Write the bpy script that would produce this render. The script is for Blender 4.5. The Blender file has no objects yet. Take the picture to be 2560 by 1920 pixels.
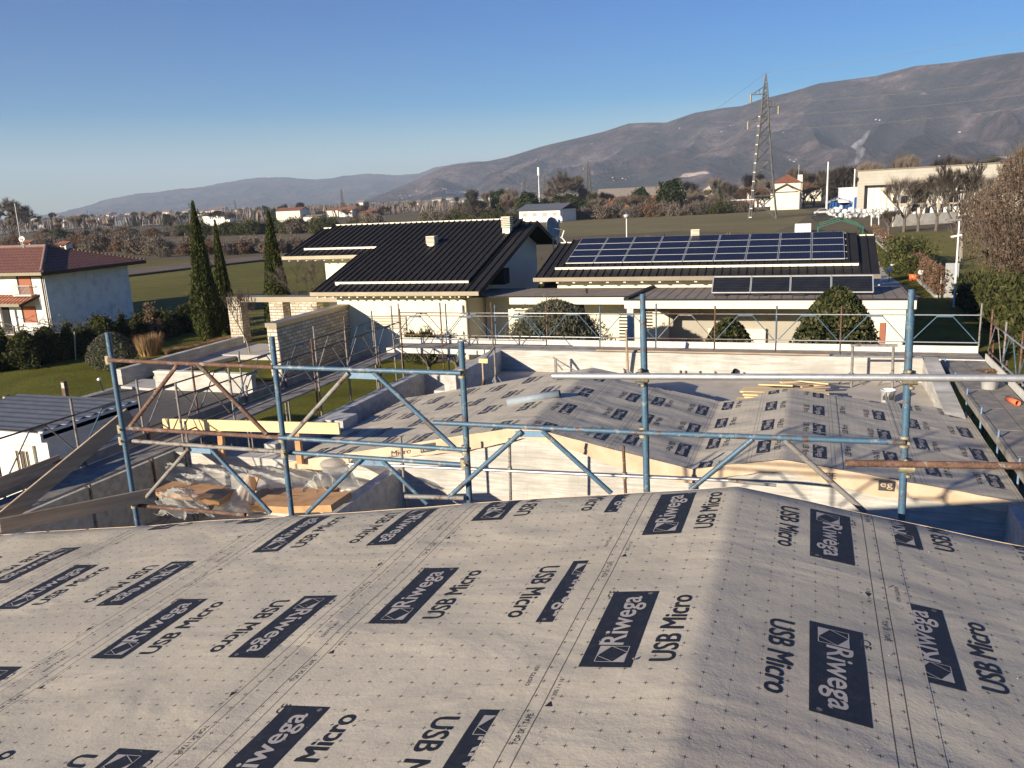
import bpy, bmesh, math, random
import numpy as np
from mathutils import Vector, Matrix, noise
random.seed(7)
R = math.radians
scene = bpy.context.scene
C = scene.collection
# ---------------------------------------------------------------- camera (at the eye, origin; ground is 8 m below)
F, CX, CY = 2071., 1280., 960.
pit, rol = math.atan(470/2067.), math.atan(.046)
UPC = np.array([-math.sin(rol)*math.cos(pit), math.cos(rol)*math.cos(pit), math.sin(pit)])
_yy = CY + ((2031-CX)*UPC[0] - F*UPC[2])/UPC[1]
YC = np.array([2031-CX, -(_yy-CY), -F]); YC /= np.linalg.norm(YC)
XC = np.cross(YC, UPC)
MC = np.array([XC, YC, UPC])
cam = bpy.data.objects.new('camera', bpy.data.cameras.new('camera'))
C.objects.link(cam)
cam.matrix_world = Matrix(MC.tolist()).to_4x4()
cam.data.sensor_width = 36
cam.data.lens = 36*F/2560
cam.data.clip_end = 60000
cam.data.clip_start = .05
scene.camera = cam
# ---------------------------------------------------------------- light
SD = Vector((1, 1.75, -.57)).normalized()          # direction the sunlight travels
elev = math.asin(-SD.z)
w = bpy.data.worlds.new('World'); scene.world = w; w.use_nodes = True
wn = w.node_tree
sky = wn.nodes.new('ShaderNodeTexSky'); sky.sky_type = 'NISHITA'; sky.sun_disc = False
sky.sun_elevation = elev
sky.sun_rotation = math.atan2(-SD.x, -SD.y)
sky.air_density = 1.0; sky.dust_density = 0.35; sky.ozone_density = 3.5; sky.altitude = 100
hs_ = wn.nodes.new('ShaderNodeHueSaturation'); hs_.inputs['Saturation'].default_value = 2.0; hs_.inputs['Hue'].default_value = .522
wn.links.new(sky.outputs[0], hs_.inputs['Color']); wn.links.new(hs_.outputs[0], wn.nodes['Background'].inputs[0])
wn.nodes['Background'].inputs[1].default_value = .07
sun = bpy.data.objects.new('sun', bpy.data.lights.new('sun', 'SUN')); C.objects.link(sun)
sun.data.energy = 5.0; sun.data.angle = R(.53); sun.data.color = (1, .88, .71)
sun.rotation_euler = SD.to_track_quat('-Z', 'Y').to_euler()
scene.view_settings.view_transform = 'Standard'
scene.view_settings.look = 'None'
scene.view_settings.exposure = .74
scene.cycles.volume_bounces = 1
# ---------------------------------------------------------------- where things stand (measured on known planes)
GZ = -8.
RG = dict(A=(0,440,.28933),B=(640,440,.28933),C=(1280,440,.28933),D=(1920,340,.28933),E=(0,840,.28933),F=(640,840,.28933),G=(1280,840,.28933),H=(1920,740,.34954),
 Q=(0,960,.24111),J=(300,780,.18083),K=(640,740,.20796),L=(400,1040,.22604),M=(950,820,.18083),N=(2260,860,.2893),d=(0,0,1.15732),s=(0,0,1),
 O=(0,480,.22604),P=(450,480,.22604),R=(900,420,.22604),S=(1350,420,.22604),T=(1900,400,.13562),V=(2140,380,.18987),h=(0,600,.16275),W=(700,600,.27125),X=(2100,620,.20796),Y=(1800,160,.24111))
def ray(k, a, b):
    o = RG[k]; d = MC @ np.array([o[0]+a*o[2]-CX, -(o[1]+b*o[2]-CY), -F]); return d
def rz(k, a, b, z=GZ): d = ray(k, a, b); return Vector(d*(z/d[2]))
def ry(k, a, b, y): d = ray(k, a, b); return Vector(d*(y/d[1]))
def rx(k, a, b, x): d = ray(k, a, b); return Vector(d*(x/d[0]))
def far(px, dist, py=500):                      # ground point at a distance along a bearing
    d = ray('s', px, py); h = math.hypot(d[0], d[1]); return Vector((d[0]/h*dist, d[1]/h*dist, GZ))
def hz(px, py, dist):                           # height (z) seen at px,py at that distance
    d = ray('s', px, py); return d[2]/math.hypot(d[0], d[1])*dist
# ---------------------------------------------------------------- helpers
class MB:
    def __init__(s): s.v=[]; s.f=[]; s.m=[]; s.sm=[]; s.uv={}
    def add(s, vs, fs, m=0, smooth=False, uvs=None):
        o = len(s.v); s.v += [tuple(p) for p in vs]
        for i, f in enumerate(fs):
            if uvs: s.uv[len(s.f)] = [uvs[j] for j in f]
            s.f.append(tuple(o+j for j in f)); s.m.append(m); s.sm.append(smooth)
        return s
    def box(s, x0, x1, y0, y1, z0, z1, m=0):
        v = [(x,y,z) for z in (z0,z1) for y in (y0,y1) for x in (x0,x1)]
        return s.add(v, [(0,2,3,1),(4,5,7,6),(0,1,5,4),(2,6,7,3),(0,4,6,2),(1,3,7,5)], m)
    def obox(s, p, q, wv, tv, m=0):             # beam from p to q, half-width vector wv, half-thickness vector tv
        p, q, a, b = map(Vector, (p, q, wv, tv))
        v = [p-a-b, p+a-b, p+a+b, p-a+b, q-a-b, q+a-b, q+a+b, q-a+b]
        return s.add(v, [(0,1,2,3),(7,6,5,4),(0,4,5,1),(1,5,6,2),(2,6,7,3),(3,7,4,0)], m)
    def bar(s, p, q, w, t, m=0, up=(0,0,1)):
        p, q = Vector(p), Vector(q); d = (q-p).normalized(); a = d.cross(Vector(up))
        if a.length < 1e-3: a = Vector((1,0,0))
        a.normalize(); b = a.cross(d)
        return s.obox(p, q, a*w/2, b*t/2, m)
    def tube(s, p, q, r, n=8, m=0, r2=None, cap=True):
        p, q = Vector(p), Vector(q); d = (q-p)
        if d.length < 1e-6: return s
        d.normalize(); a = d.orthogonal().normalized(); b = d.cross(a); r2 = r if r2 is None else r2
        v = []
        for c, rr in ((p, r), (q, r2)):
            for i in range(n):
                t = 2*math.pi*i/n; v.append(c + (a*math.cos(t)+b*math.sin(t))*rr)
        s.add(v, [(i, (i+1)%n, n+(i+1)%n, n+i) for i in range(n)], m, True)
        if cap: s.add(v[:n], [tuple(reversed(range(n)))], m); s.add(v[n:], [tuple(range(n))], m)
        return s
    def pipe(s, p, q, ro, ri, n=20, m=0):       # open pipe with a wall
        p, q = Vector(p), Vector(q); d = (q-p).normalized(); a = d.orthogonal().normalized(); b = d.cross(a); v = []
        for c, rr in ((p, ro), (q, ro), (q, ri), (p, ri)):
            for i in range(n):
                t = 2*math.pi*i/n; v.append(c + (a*math.cos(t)+b*math.sin(t))*rr)
        fs = []
        for k in range(4):
            for i in range(n): fs.append((k*n+i, k*n+(i+1)%n, ((k+1)%4)*n+(i+1)%n, ((k+1)%4)*n+i))
        return s.add(v, fs, m, True)
    def poly(s, pts, m=0): return s.add(pts, [tuple(range(len(pts)))], m)
    def prism(s, pts, off, m=0):                # polygon swept along off
        off = Vector(off); a = [Vector(p) for p in pts]; n = len(a)
        s.add(a+[p+off for p in a], [tuple(range(n)), tuple(reversed(range(n, 2*n)))]+[(i, n+i, n+(i+1)%n, (i+1)%n) for i in range(n)], m); return s
    def lathe(s, c, prof, n=16, m=0):
        c = Vector(c); v = []
        for r, z in prof:
            for i in range(n): t = 2*math.pi*i/n; v.append(c+Vector((r*math.cos(t), r*math.sin(t), z)))
        fs = [(k*n+i, k*n+(i+1)%n, (k+1)*n+(i+1)%n, (k+1)*n+i) for k in range(len(prof)-1) for i in range(n)]
        return s.add(v, fs, m, True)
    def grid(s, fn, nu, nv, m=0, smooth=True, uvf=None):
        v = [fn(i/nu, j/nv) for j in range(nv+1) for i in range(nu+1)]
        uv = [uvf(i/nu, j/nv) for j in range(nv+1) for i in range(nu+1)] if uvf else None
        fs = [(j*(nu+1)+i, j*(nu+1)+i+1, (j+1)*(nu+1)+i+1, (j+1)*(nu+1)+i) for j in range(nv) for i in range(nu)]
        return s.add(v, fs, m, smooth, uv)
    def mesh(s, name, mats, off=Vector((0,0,0))):
        me = bpy.data.meshes.new(name)
        me.from_pydata([(x-off[0], y-off[1], z-off[2]) for x, y, z in s.v], [], s.f)
        for k in (mats if isinstance(mats, (list, tuple)) else [mats]): me.materials.append(k)
        me.polygons.foreach_set('material_index', s.m); me.polygons.foreach_set('use_smooth', s.sm)
        if s.uv:
            l = me.uv_layers.new(name='UVMap')
            for i, u in s.uv.items():
                for j, li in enumerate(me.polygons[i].loop_indices): l.data[li].uv = u[j]
        me.update(); return me
    def build(s, name, mats, parent=None, label=None):
        off = WL(parent) if parent else Vector((0,0,0))
        o = bpy.data.objects.new(name, s.mesh(name, mats, off)); C.objects.link(o)
        if parent: o.parent = parent
        if label: o['label'] = label
        return o
def WL(o):
    v = Vector(o.location)
    while o.parent: o = o.parent; v += Vector(o.location)
    return v
def thing(name, label, cat, loc=(0,0,0), group=None):
    o = bpy.data.objects.new(name, None); C.objects.link(o); o.location = loc; o.empty_display_size = .1
    o['label'] = label; o['category'] = cat
    if group: o['group'] = group
    return o
def tag(o, label, cat, group=None, kind=None):
    o['label'] = label; o['category'] = cat
    if group: o['group'] = group
    if kind: o['kind'] = kind
    return o
def solo(mb, name, mats, loc, label, cat, group=None, kind=None):
    loc = Vector(loc); o = bpy.data.objects.new(name, mb.mesh(name, mats, loc)); C.objects.link(o); o.location = loc
    return tag(o, label, cat, group, kind)
def struct(mb, name, mats):
    o = mb.build(name, mats); o['kind'] = 'structure'; return o
def copy_tree(o, parent=None):
    c = o.copy(); C.objects.link(c)
    if parent: c.parent = parent
    for ch in [k for k in o.children]: copy_tree(ch, c)
    return c
# ---------------------------------------------------------------- materials
def newmat(name):
    m = bpy.data.materials.new(name); m.use_nodes = True; nt = m.node_tree
    return m, nt, nt.nodes['Principled BSDF']
def N(nt, t, **kw):
    n = nt.nodes.new(t)
    for k, v in kw.items():
        if k in n.inputs: n.inputs[k].default_value = v
        else: setattr(n, k, v)
    return n
def coords(nt, scale=(1,1,1), rot=(0,0,0), src='Object'):
    tc = N(nt, 'ShaderNodeTexCoord'); mp = N(nt, 'ShaderNodeMapping'); mp.inputs['Scale'].default_value = scale; mp.inputs['Rotation'].default_value = rot
    nt.links.new(tc.outputs[src], mp.inputs[0]); return mp.outputs[0]
def ramp(nt, fac, stops):
    r = N(nt, 'ShaderNodeValToRGB'); nt.links.new(fac, r.inputs[0]); e = r.color_ramp.elements
    while len(e) < len(stops): e.new(.5)
    for i, (p, c) in enumerate(stops):
        e[i].position = p; e[i].color = (c[0], c[1], c[2], 1) if isinstance(c, (tuple, list)) else (c, c, c, 1)
    return r.outputs[0]
def nz(nt, co, scale, detail=4, rough=.6, dist=0):
    n = N(nt, 'ShaderNodeTexNoise', Scale=scale, Detail=detail, Roughness=rough, Distortion=dist); nt.links.new(co, n.inputs['Vector']); return n.outputs[0]
def mixc(nt, fac, a, b, mode='MIX'):
    n = N(nt, 'ShaderNodeMix', data_type='RGBA', blend_type=mode)
    for s_, v in ((0, fac), (6, a), (7, b)):
        if isinstance(v, (int, float)): n.inputs[s_].default_value = v
        elif isinstance(v, (tuple, list)): n.inputs[s_].default_value = (v[0], v[1], v[2], 1)
        else: nt.links.new(v, n.inputs[s_])
    return n.outputs[2]
def mth(nt, op, a, b=0, c=0):
    n = N(nt, 'ShaderNodeMath', operation=op)
    for i, v in enumerate((a, b, c)):
        if isinstance(v, (int, float)): n.inputs[i].default_value = v
        else: nt.links.new(v, n.inputs[i])
    return n.outputs[0]
def bump(nt, bs, h, strength, dist=.01):
    b = N(nt, 'ShaderNodeBump', Strength=strength, Distance=dist); nt.links.new(h, b.inputs['Height']); nt.links.new(b.outputs[0], bs.inputs['Normal'])
def gen(name, c1, c2, scale=3, rough=.85, scl=(1,1,1), bs=.3, bd=.01, c3=None, spec=.3, metal=0, detail=5, rand=0, src='Object'):
    m, nt, b = newmat(name); co = coords(nt, scl, src=src); n = nz(nt, co, scale, detail)
    st = [(.3, c1), (.7, c2)] if c3 is None else [(.25, c1), (.5, c2), (.72, c3)]
    col = ramp(nt, n, st)
    if rand:
        oi = N(nt, 'ShaderNodeObjectInfo'); v = mth(nt, 'MULTIPLY_ADD', oi.outputs['Random'], rand, 1-rand/2)
        hs = N(nt, 'ShaderNodeHueSaturation'); nt.links.new(col, hs.inputs['Color']); nt.links.new(v, hs.inputs['Value']); col = hs.outputs[0]
    nt.links.new(col, b.inputs['Base Color']); b.inputs['Roughness'].default_value = rough
    b.inputs['Specular IOR Level'].default_value = spec; b.inputs['Metallic'].default_value = metal
    if bs: bump(nt, b, nz(nt, co, scale*4, 6), bs, bd)
    return m
def paint(name, base, base2, rust=.35, rough=.5):
    m, nt, b = newmat(name); co = coords(nt)
    k = nz(nt, co, 9, 8, .75); f = ramp(nt, k, [(.36+rust*.35, 0), (.44+rust*.35, 1)])
    k2 = nz(nt, co, 40, 5); pc = mixc(nt, k2, base, base2)
    rc = ramp(nt, nz(nt, co, 60, 4), [(.3, (.05,.026,.016)), (.7, (.15,.075,.045))])
    f3 = ramp(nt, nz(nt, co, 11, 7, .85), [(.56, 0), (.60, .75)])
    c = mixc(nt, f, rc, pc); c = mixc(nt, f3, c, (.27,.27,.25))
    nt.links.new(c, b.inputs['Base Color']); b.inputs['Roughness'].default_value = rough
    bump(nt, b, k2, .3, .002); return m
def foliage(name, c1, c2, c3=None, scale=1.2, rand=.5, trans=True):
    m, nt, b = newmat(name); geo = N(nt, 'ShaderNodeNewGeometry')
    co = coords(nt); n = nz(nt, co, scale, 3)
    a = mth(nt, 'ADD', mth(nt, 'MULTIPLY', geo.outputs['Random Per Island'], .55), mth(nt, 'MULTIPLY', n, .45))
    col = ramp(nt, a, [(.2, c1), (.75, c2)] if c3 is None else [(.2, c1), (.5, c2), (.8, c3)])
    oi = N(nt, 'ShaderNodeObjectInfo'); v = mth(nt, 'MULTIPLY_ADD', oi.outputs['Random'], rand, 1-rand/2)
    hs = N(nt, 'ShaderNodeHueSaturation'); nt.links.new(col, hs.inputs['Color']); nt.links.new(v, hs.inputs['Value'])
    nt.links.new(hs.outputs[0], b.inputs['Base Color']); b.inputs['Roughness'].default_value = .75; b.inputs['Specular IOR Level'].default_value = .15
    if trans:
        t = N(nt, 'ShaderNodeBsdfTranslucent'); nt.links.new(hs.outputs[0], t.inputs[0]); mx = N(nt, 'ShaderNodeMixShader'); mx.inputs[0].default_value = .2
        nt.links.new(b.outputs[0], mx.inputs[1]); nt.links.new(t.outputs[0], mx.inputs[2]); nt.links.new(mx.outputs[0], nt.nodes['Material Output'].inputs[0])
    return m
def board_concrete(name, c1, c2, sx=.6):
    m, nt, b = newmat(name); co = coords(nt, (sx, sx, 9)); co2 = coords(nt)
    n = nz(nt, co, 2.2, 8, .65, .4); n2 = nz(nt, co2, 1.1, 5); n3 = nz(nt, co2, 30, 4, .8)
    col = ramp(nt, n, [(.28, tuple(x*.72 for x in c1)), (.45, c1), (.65, c2)])
    col = mixc(nt, mth(nt, 'MULTIPLY', ramp(nt, n2, [(.38, 1), (.58, 0)]), .6), col, tuple(x*.7 for x in c1))
    col = mixc(nt, mth(nt, 'MULTIPLY', ramp(nt, n3, [(.3, 1), (.36, 0)]), .5), col, tuple(x*.45 for x in c1))
    br = N(nt, 'ShaderNodeTexBrick', Scale=1); br.inputs['Mortar Size'].default_value = .006; br.inputs['Brick Width'].default_value = 2.1; br.inputs['Row Height'].default_value = .5
    cb = coords(nt, (1,1,1), (R(90),0,0)); nt.links.new(cb, br.inputs[0]); col = mixc(nt, mth(nt, 'MULTIPLY', br.outputs['Fac'], .3), col, tuple(x*.5 for x in c1))
    nt.links.new(col, b.inputs['Base Color']); b.inputs['Roughness'].default_value = .9; b.inputs['Specular IOR Level'].default_value = .15
    bump(nt, b, mth(nt, 'ADD', n, mth(nt, 'MULTIPLY', n3, .4)), .5, .012); return m
M_ = {}
M_['conc'] = board_concrete('board_formed_concrete', (.45,.425,.37), (.63,.60,.54))
M_['conctop'] = gen('rough_concrete_top', (.30,.28,.25), (.46,.44,.40), 6, bs=.6, bd=.01, c3=(.56,.54,.49))
M_['screed'] = gen('terrace_screed', (.36,.32,.26), (.47,.42,.34), 1.3, bs=.4, c3=(.52,.48,.41))
M_['blue'] = paint('blue_scaffold_paint', (.030,.080,.135), (.075,.15,.21), .05)
M_['ltblue'] = paint('pale_blue_paint', (.10,.19,.31), (.16,.27,.38), .0)
M_['rust'] = paint('rusty_tube', (.12,.055,.035), (.19,.10,.065), .4, .8)
M_['greyt'] = paint('grey_worn_tube', (.15,.14,.13), (.26,.24,.215), .12, .6)
M_['zinc'] = gen('galvanised_tube', (.42,.43,.43), (.58,.58,.57), 18, rough=.42, bs=.1, metal=.65)
M_['clamp'] = gen('coupler_steel', (.24,.20,.13), (.46,.40,.28), 30, rough=.5, metal=.5, bs=.6)
M_['wood'] = gen('weathered_plank', (.24,.17,.11), (.36,.27,.185), 3, scl=(.6,.6,6), bs=.4, c3=(.43,.34,.25))
M_['ply'] = gen('fresh_timber', (.60,.42,.20), (.76,.58,.30), 2.5, scl=(.5,1,4), bs=.2, c3=(.70,.50,.25))
M_['beam'] = gen('orange_larch_beam', (.30,.15,.065), (.46,.26,.12), 3, scl=(1,1,1), bs=.3, c3=(.52,.32,.17))
M_['deck'] = gen('grey_scaffold_deck', (.15,.14,.125), (.235,.215,.185), 3, rough=.75, bs=.5, c3=(.36,.31,.24))
M_['toe'] = gen('scaffold_toeboard', (.50,.47,.41), (.68,.65,.58), 6, rough=.6, bs=.3)
M_['cream'] = gen('cream_render', (.70,.645,.50), (.77,.71,.56), .8, bs=.15, bd=.003)
M_['white'] = gen('white_weathered_render', (.52,.50,.46), (.76,.73,.66), 1.6, bs=.2, c3=(.8,.78,.71))
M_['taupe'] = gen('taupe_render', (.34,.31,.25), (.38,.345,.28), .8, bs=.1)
M_['metal_roof'] = gen('dark_standing_seam', (.017,.0155,.0145), (.026,.024,.022), 1.5, rough=.6, bs=0, spec=.22)
M_['gutter'] = gen('bronze_gutter', (.24,.205,.15), (.30,.255,.19), 1.0, rough=.4, bs=0, metal=.4)
M_['snow'] = gen('cream_snow_guard', (.75,.70,.55), (.82,.77,.62), 3, rough=.5, bs=0)
M_['dark'] = gen('dark_void', (.012,.012,.013), (.02,.02,.02), 2, bs=0)
M_['glass'] = gen('window_glass', (.02,.025,.03), (.03,.035,.04), 1, rough=.08, bs=0, spec=.6)
M_['brownwood'] = gen('brown_wood_eaves', (.06,.032,.02), (.10,.055,.035), 6, bs=.3)
M_['shutter'] = gen('terracotta_shutter', (.30,.11,.06), (.36,.14,.08), 4, scl=(.3,.3,14), bs=.4)
M_['asphalt'] = gen('asphalt', (.085,.078,.070), (.12,.11,.10), 3, bs=.5)
M_['paving'] = gen('pale_paving', (.40,.375,.33), (.47,.44,.39), 2, bs=.2)
M_['gravel'] = gen('gravel', (.22,.20,.17), (.5,.47,.42), 9, bs=.8, bd=.03)
M_['tar'] = gen('grey_bitumen_roofing', (.18,.15,.12), (.25,.21,.17), 1.5, bs=.5, c3=(.30,.24,.19))
M_['black'] = gen('black_plastic', (.012,.012,.013), (.02,.02,.022), 5, rough=.5, bs=0)
M_['whitep'] = gen('white_plastic', (.62,.62,.60), (.75,.75,.72), 8, rough=.5, bs=.1)
M_['orange'] = gen('orange_pvc', (.55,.13,.05), (.65,.17,.07), 5, rough=.4, bs=0)
M_['bluegrey'] = gen('corrugated_blue_grey', (.075,.085,.10), (.11,.12,.135), 3, rough=.6, bs=.2)
M_['pvcgrey'] = gen('grey_pvc_pipe', (.20,.24,.27), (.27,.31,.34), 6, rough=.55, bs=.1)
M_['film'] = None
M_['bark'] = gen('bark', (.07,.055,.045), (.16,.13,.105), 6, bs=.5)
M_['palebark'] = gen('pale_bark', (.18,.15,.12), (.30,.26,.21), 6, bs=.3)
M_['twig'] = foliage('bare_twigs', (.075,.058,.045), (.14,.11,.085), (.21,.17,.13), rand=.5, trans=False)
M_['fartwig'] = foliage('far_bare_wood', (.10,.08,.065), (.17,.135,.11), (.25,.205,.165), .05, rand=.3, trans=False)
M_['redtwig'] = foliage('russet_twigs', (.10,.058,.034), (.16,.095,.058), (.21,.135,.085), rand=.4)
M_['brownleaf'] = foliage('dry_hornbeam_leaves', (.085,.046,.028), (.155,.095,.060), (.25,.17,.115), 3, .2)
M_['cypress'] = foliage('cypress_green', (.014,.020,.005), (.055,.068,.016), (.12,.125,.032), 2, .15)
M_['laurel'] = foliage('laurel_green', (.012,.018,.007), (.045,.055,.018), (.16,.145,.06), 2, .2)
M_['olive'] = foliage('olive_green', (.045,.048,.030), (.11,.11,.072), (.20,.19,.13), 2, .2)
M_['dkgreen'] = foliage('dark_evergreen', (.012,.02,.008), (.035,.05,.016), (.07,.085,.03), 1, .4)
M_['hedge'] = foliage('mixed_hedge_green', (.022,.028,.009), (.062,.068,.020), (.115,.11,.035), 1, .3)
M_['drygrass'] = foliage('dry_grass', (.16,.09,.045), (.30,.19,.09), (.42,.29,.15), 3, .3)
M_['creamleaf'] = foliage('cream_dry_leaves', (.30,.21,.12), (.48,.36,.22), (.6,.48,.33), 3, .2)
def membrane_mat():
    m, nt, b = newmat('roofing_membrane')
    uv = N(nt, 'ShaderNodeUVMap'); sp = N(nt, 'ShaderNodeSeparateXYZ'); nt.links.new(uv.outputs[0], sp.inputs[0])
    u, v = sp.outputs[0], sp.outputs[1]; g = .1127
    wob = nz(nt, uv.outputs[0], 3, 2)
    def cell(x): return mth(nt, 'ABSOLUTE', mth(nt, 'SUBTRACT', mth(nt, 'FRACT', mth(nt, 'DIVIDE', x, g)), .5))
    cu, cv = cell(u), cell(v)                                   # 0.5 at lattice lines is at edges; centre of cell = mark
    hw, ln = .022, .092
    inx = mth(nt, 'LESS_THAN', cu, hw); iny = mth(nt, 'LESS_THAN', cv, hw)
    lx = mth(nt, 'LESS_THAN', cu, ln); ly = mth(nt, 'LESS_THAN', cv, ln)
    cross = mth(nt, 'MAXIMUM', mth(nt, 'MULTIPLY', inx, ly), mth(nt, 'MULTIPLY', iny, lx))
    dots = mth(nt, 'MAXIMUM', mth(nt, 'LESS_THAN', cu, .014), mth(nt, 'LESS_THAN', cv, .014))
    au = mth(nt, 'ABSOLUTE', u)
    l1 = mth(nt, 'LESS_THAN', mth(nt, 'ABSOLUTE', mth(nt, 'SUBTRACT', au, .68)), .0028)
    l2 = mth(nt, 'LESS_THAN', mth(nt, 'ABSOLUTE', mth(nt, 'SUBTRACT', au, .745)), .0028)
    lines = mth(nt, 'MAXIMUM', l1, l2)
    co = coords(nt)
    n1 = nz(nt, co, 1.4, 5, .6, .5); n2 = nz(nt, co, 60, 3); n3 = nz(nt, co, 9, 6, .7)
    base = ramp(nt, n1, [(.3, (.46,.41,.31)), (.55, (.535,.475,.36)), (.75, (.60,.53,.40))])
    base = mixc(nt, mth(nt, 'MULTIPLY', n2, .35), base, (.30,.265,.24))
    base = mixc(nt, ramp(nt, nz(nt, co, .55, 4, .65), [(.56, 0), (.72, .25)]), base, (.40,.31,.24))
    vo = N(nt, 'ShaderNodeTexVoronoi', Scale=26, Randomness=1); nt.links.new(co, vo.inputs['Vector'])
    spk = mth(nt, 'MULTIPLY', mth(nt, 'LESS_THAN', vo.outputs['Distance'], .12), mth(nt, 'GREATER_THAN', n3, .5))
    base = mixc(nt, mth(nt, 'MULTIPLY', spk, .55), base, mixc(nt, vo.outputs['Color'], (.62,.56,.48), (.24,.14,.09)))
    ink = mth(nt, 'MAXIMUM', mth(nt, 'MULTIPLY', cross, .85), mth(nt, 'MAXIMUM', mth(nt, 'MULTIPLY', dots, .13), mth(nt, 'MULTIPLY', lines, .85)))
    col = mixc(nt, ink, base, (.03,.028,.03))
    nt.links.new(col, b.inputs['Base Color']); b.inputs['Roughness'].default_value = .8; b.inputs['Specular IOR Level'].default_value = .22
    wv = nz(nt, coords(nt, (1,1.6,1)), 1.0, 3, .5, .6)
    h = mth(nt, 'ADD', mth(nt, 'MULTIPLY', n2, .10), mth(nt, 'ADD', mth(nt, 'MULTIPLY', n3, .3), mth(nt, 'ADD', mth(nt, 'MULTIPLY', wv, 2.4), mth(nt, 'MULTIPLY', spk, .4))))
    bump(nt, b, h, .8, .016); return m
M_['memb'] = membrane_mat()
def ink_mat(name, c, c2):
    m, nt, b = newmat(name); co = coords(nt); k = ramp(nt, nz(nt, co, 22, 7, .8), [(.5, 0), (.72, .55)])
    nt.links.new(mixc(nt, k, c, c2), b.inputs['Base Color']); b.inputs['Roughness'].default_value = .6
    h = mth(nt, 'ADD', mth(nt, 'MULTIPLY', nz(nt, coords(nt, (1,1.6,1)), 1.0, 3, .5, .6), 2.4), mth(nt, 'MULTIPLY', nz(nt, co, 60, 3), .1)); bump(nt, b, h, .55, .012); return m
M_['ink'] = ink_mat('printed_ink', (.012,.013,.017), (.06,.055,.05))
M_['inklt'] = ink_mat('printed_letter_gap', (.40,.36,.32), (.33,.29,.26))
M_['inkgrey'] = ink_mat('printed_faint_ink', (.05,.045,.045), (.16,.14,.125))
M_['flap'] = gen('membrane_flap_underside', (.46,.33,.20), (.56,.42,.28), 2, bs=.5, bd=.015, c3=(.62,.49,.34))
def tiles_mat(name, ca, cb, ang, sx=3.0, sz=1.9):
    m, nt, b = newmat(name); co = coords(nt, (1,1,1), (0,0,ang))
    sp = N(nt, 'ShaderNodeSeparateXYZ'); nt.links.new(co, sp.inputs[0])
    a = mth(nt, 'ABSOLUTE', mth(nt, 'SINE', mth(nt, 'MULTIPLY', sp.outputs[0], math.pi*sx)))
    r = mth(nt, 'FRACT', mth(nt, 'MULTIPLY', sp.outputs[1], sz))
    n = nz(nt, co, 4, 5)
    c = ramp(nt, n, [(.3, ca), (.7, cb)]); dk = mth(nt, 'MULTIPLY', mth(nt, 'LESS_THAN', a, .5), .9)
    c = mixc(nt, dk, c, (.02,.01,.008)); c = mixc(nt, mth(nt, 'MULTIPLY', mth(nt, 'LESS_THAN', r, .16), .7), c, (.025,.012,.01))
    nt.links.new(c, b.inputs['Base Color']); b.inputs['Roughness'].default_value = .85
    bump(nt, b, mth(nt, 'ADD', a, r), .9, .05); return m
M_['tileF'] = tiles_mat('red_roof_tiles_front', (.17,.062,.042), (.28,.11,.075), 0)
M_['tileS'] = tiles_mat('red_roof_tiles_side', (.17,.062,.042), (.28,.11,.075), R(90))
M_['tileO'] = tiles_mat('orange_porch_tiles', (.30,.10,.05), (.42,.16,.08), 0)
M_['ridge'] = gen('ridge_tiles', (.16,.10,.085), (.27,.18,.15), 5, bs=.5)
def stone_mat(name, ang):
    m, nt, b = newmat(name); co = coords(nt, (1,1,1), ang)
    if ang[2]:
        s0 = N(nt, 'ShaderNodeSeparateXYZ'); nt.links.new(coords(nt), s0.inputs[0]); cb = N(nt, 'ShaderNodeCombineXYZ'); nt.links.new(s0.outputs[1], cb.inputs[0]); nt.links.new(s0.outputs[2], cb.inputs[1]); co = cb.outputs[0]
    br = N(nt, 'ShaderNodeTexBrick', Scale=1.); br.inputs['Brick Width'].default_value = .42; br.inputs['Row Height'].default_value = .17; br.inputs['Mortar Size'].default_value = .02
    br.inputs['Color1'].default_value = (.42,.35,.25,1); br.inputs['Color2'].default_value = (.74,.67,.54,1); br.inputs['Mortar'].default_value = (.24,.205,.155,1)
    br.offset = .37; nt.links.new(co, br.inputs[0]); n = nz(nt, co, 5, 5)
    c = mixc(nt, mth(nt, 'MULTIPLY', ramp(nt, n, [(.45, 0), (.7, 1)]), .4), br.outputs[0], (.46,.33,.22))
    nt.links.new(c, b.inputs['Base Color']); b.inputs['Roughness'].default_value = .9
    bump(nt, b, mth(nt, 'ADD', mth(nt, 'MULTIPLY', br.outputs[1], -1), n), .8, .03); return m
M_['stoneY'] = stone_mat('split_stone_front', (R(90),0,0))
M_['stoneX'] = stone_mat('split_stone_side', (R(90),0,R(90)))
def solar_mat():
    m, nt, b = newmat('photovoltaic_cells'); uv = N(nt, 'ShaderNodeUVMap'); sp = N(nt, 'ShaderNodeSeparateXYZ'); nt.links.new(uv.outputs[0], sp.inputs[0])
    def ln(x, k, w): return mth(nt, 'LESS_THAN', mth(nt, 'ABSOLUTE', mth(nt, 'SUBTRACT', mth(nt, 'FRACT', mth(nt, 'MULTIPLY', x, k)), .5)), w)
    g = mth(nt, 'MAXIMUM', ln(sp.outputs[0], 10, .035), ln(sp.outputs[1], 6, .035))
    c = ramp(nt, nz(nt, coords(nt), 2, 3), [(.3, (.006,.008,.022)), (.7, (.010,.013,.034))])
    c = mixc(nt, mth(nt, 'MULTIPLY', g, .7), c, (.06,.075,.11)); nt.links.new(c, b.inputs['Base Color'])
    b.inputs['Roughness'].default_value = .35; b.inputs['Specular IOR Level'].default_value = .12; return m
M_['pv'] = solar_mat()
M_['alu'] = gen('aluminium_frame', (.45,.45,.44), (.55,.55,.53), 4, rough=.4, metal=.5, bs=0)
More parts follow.
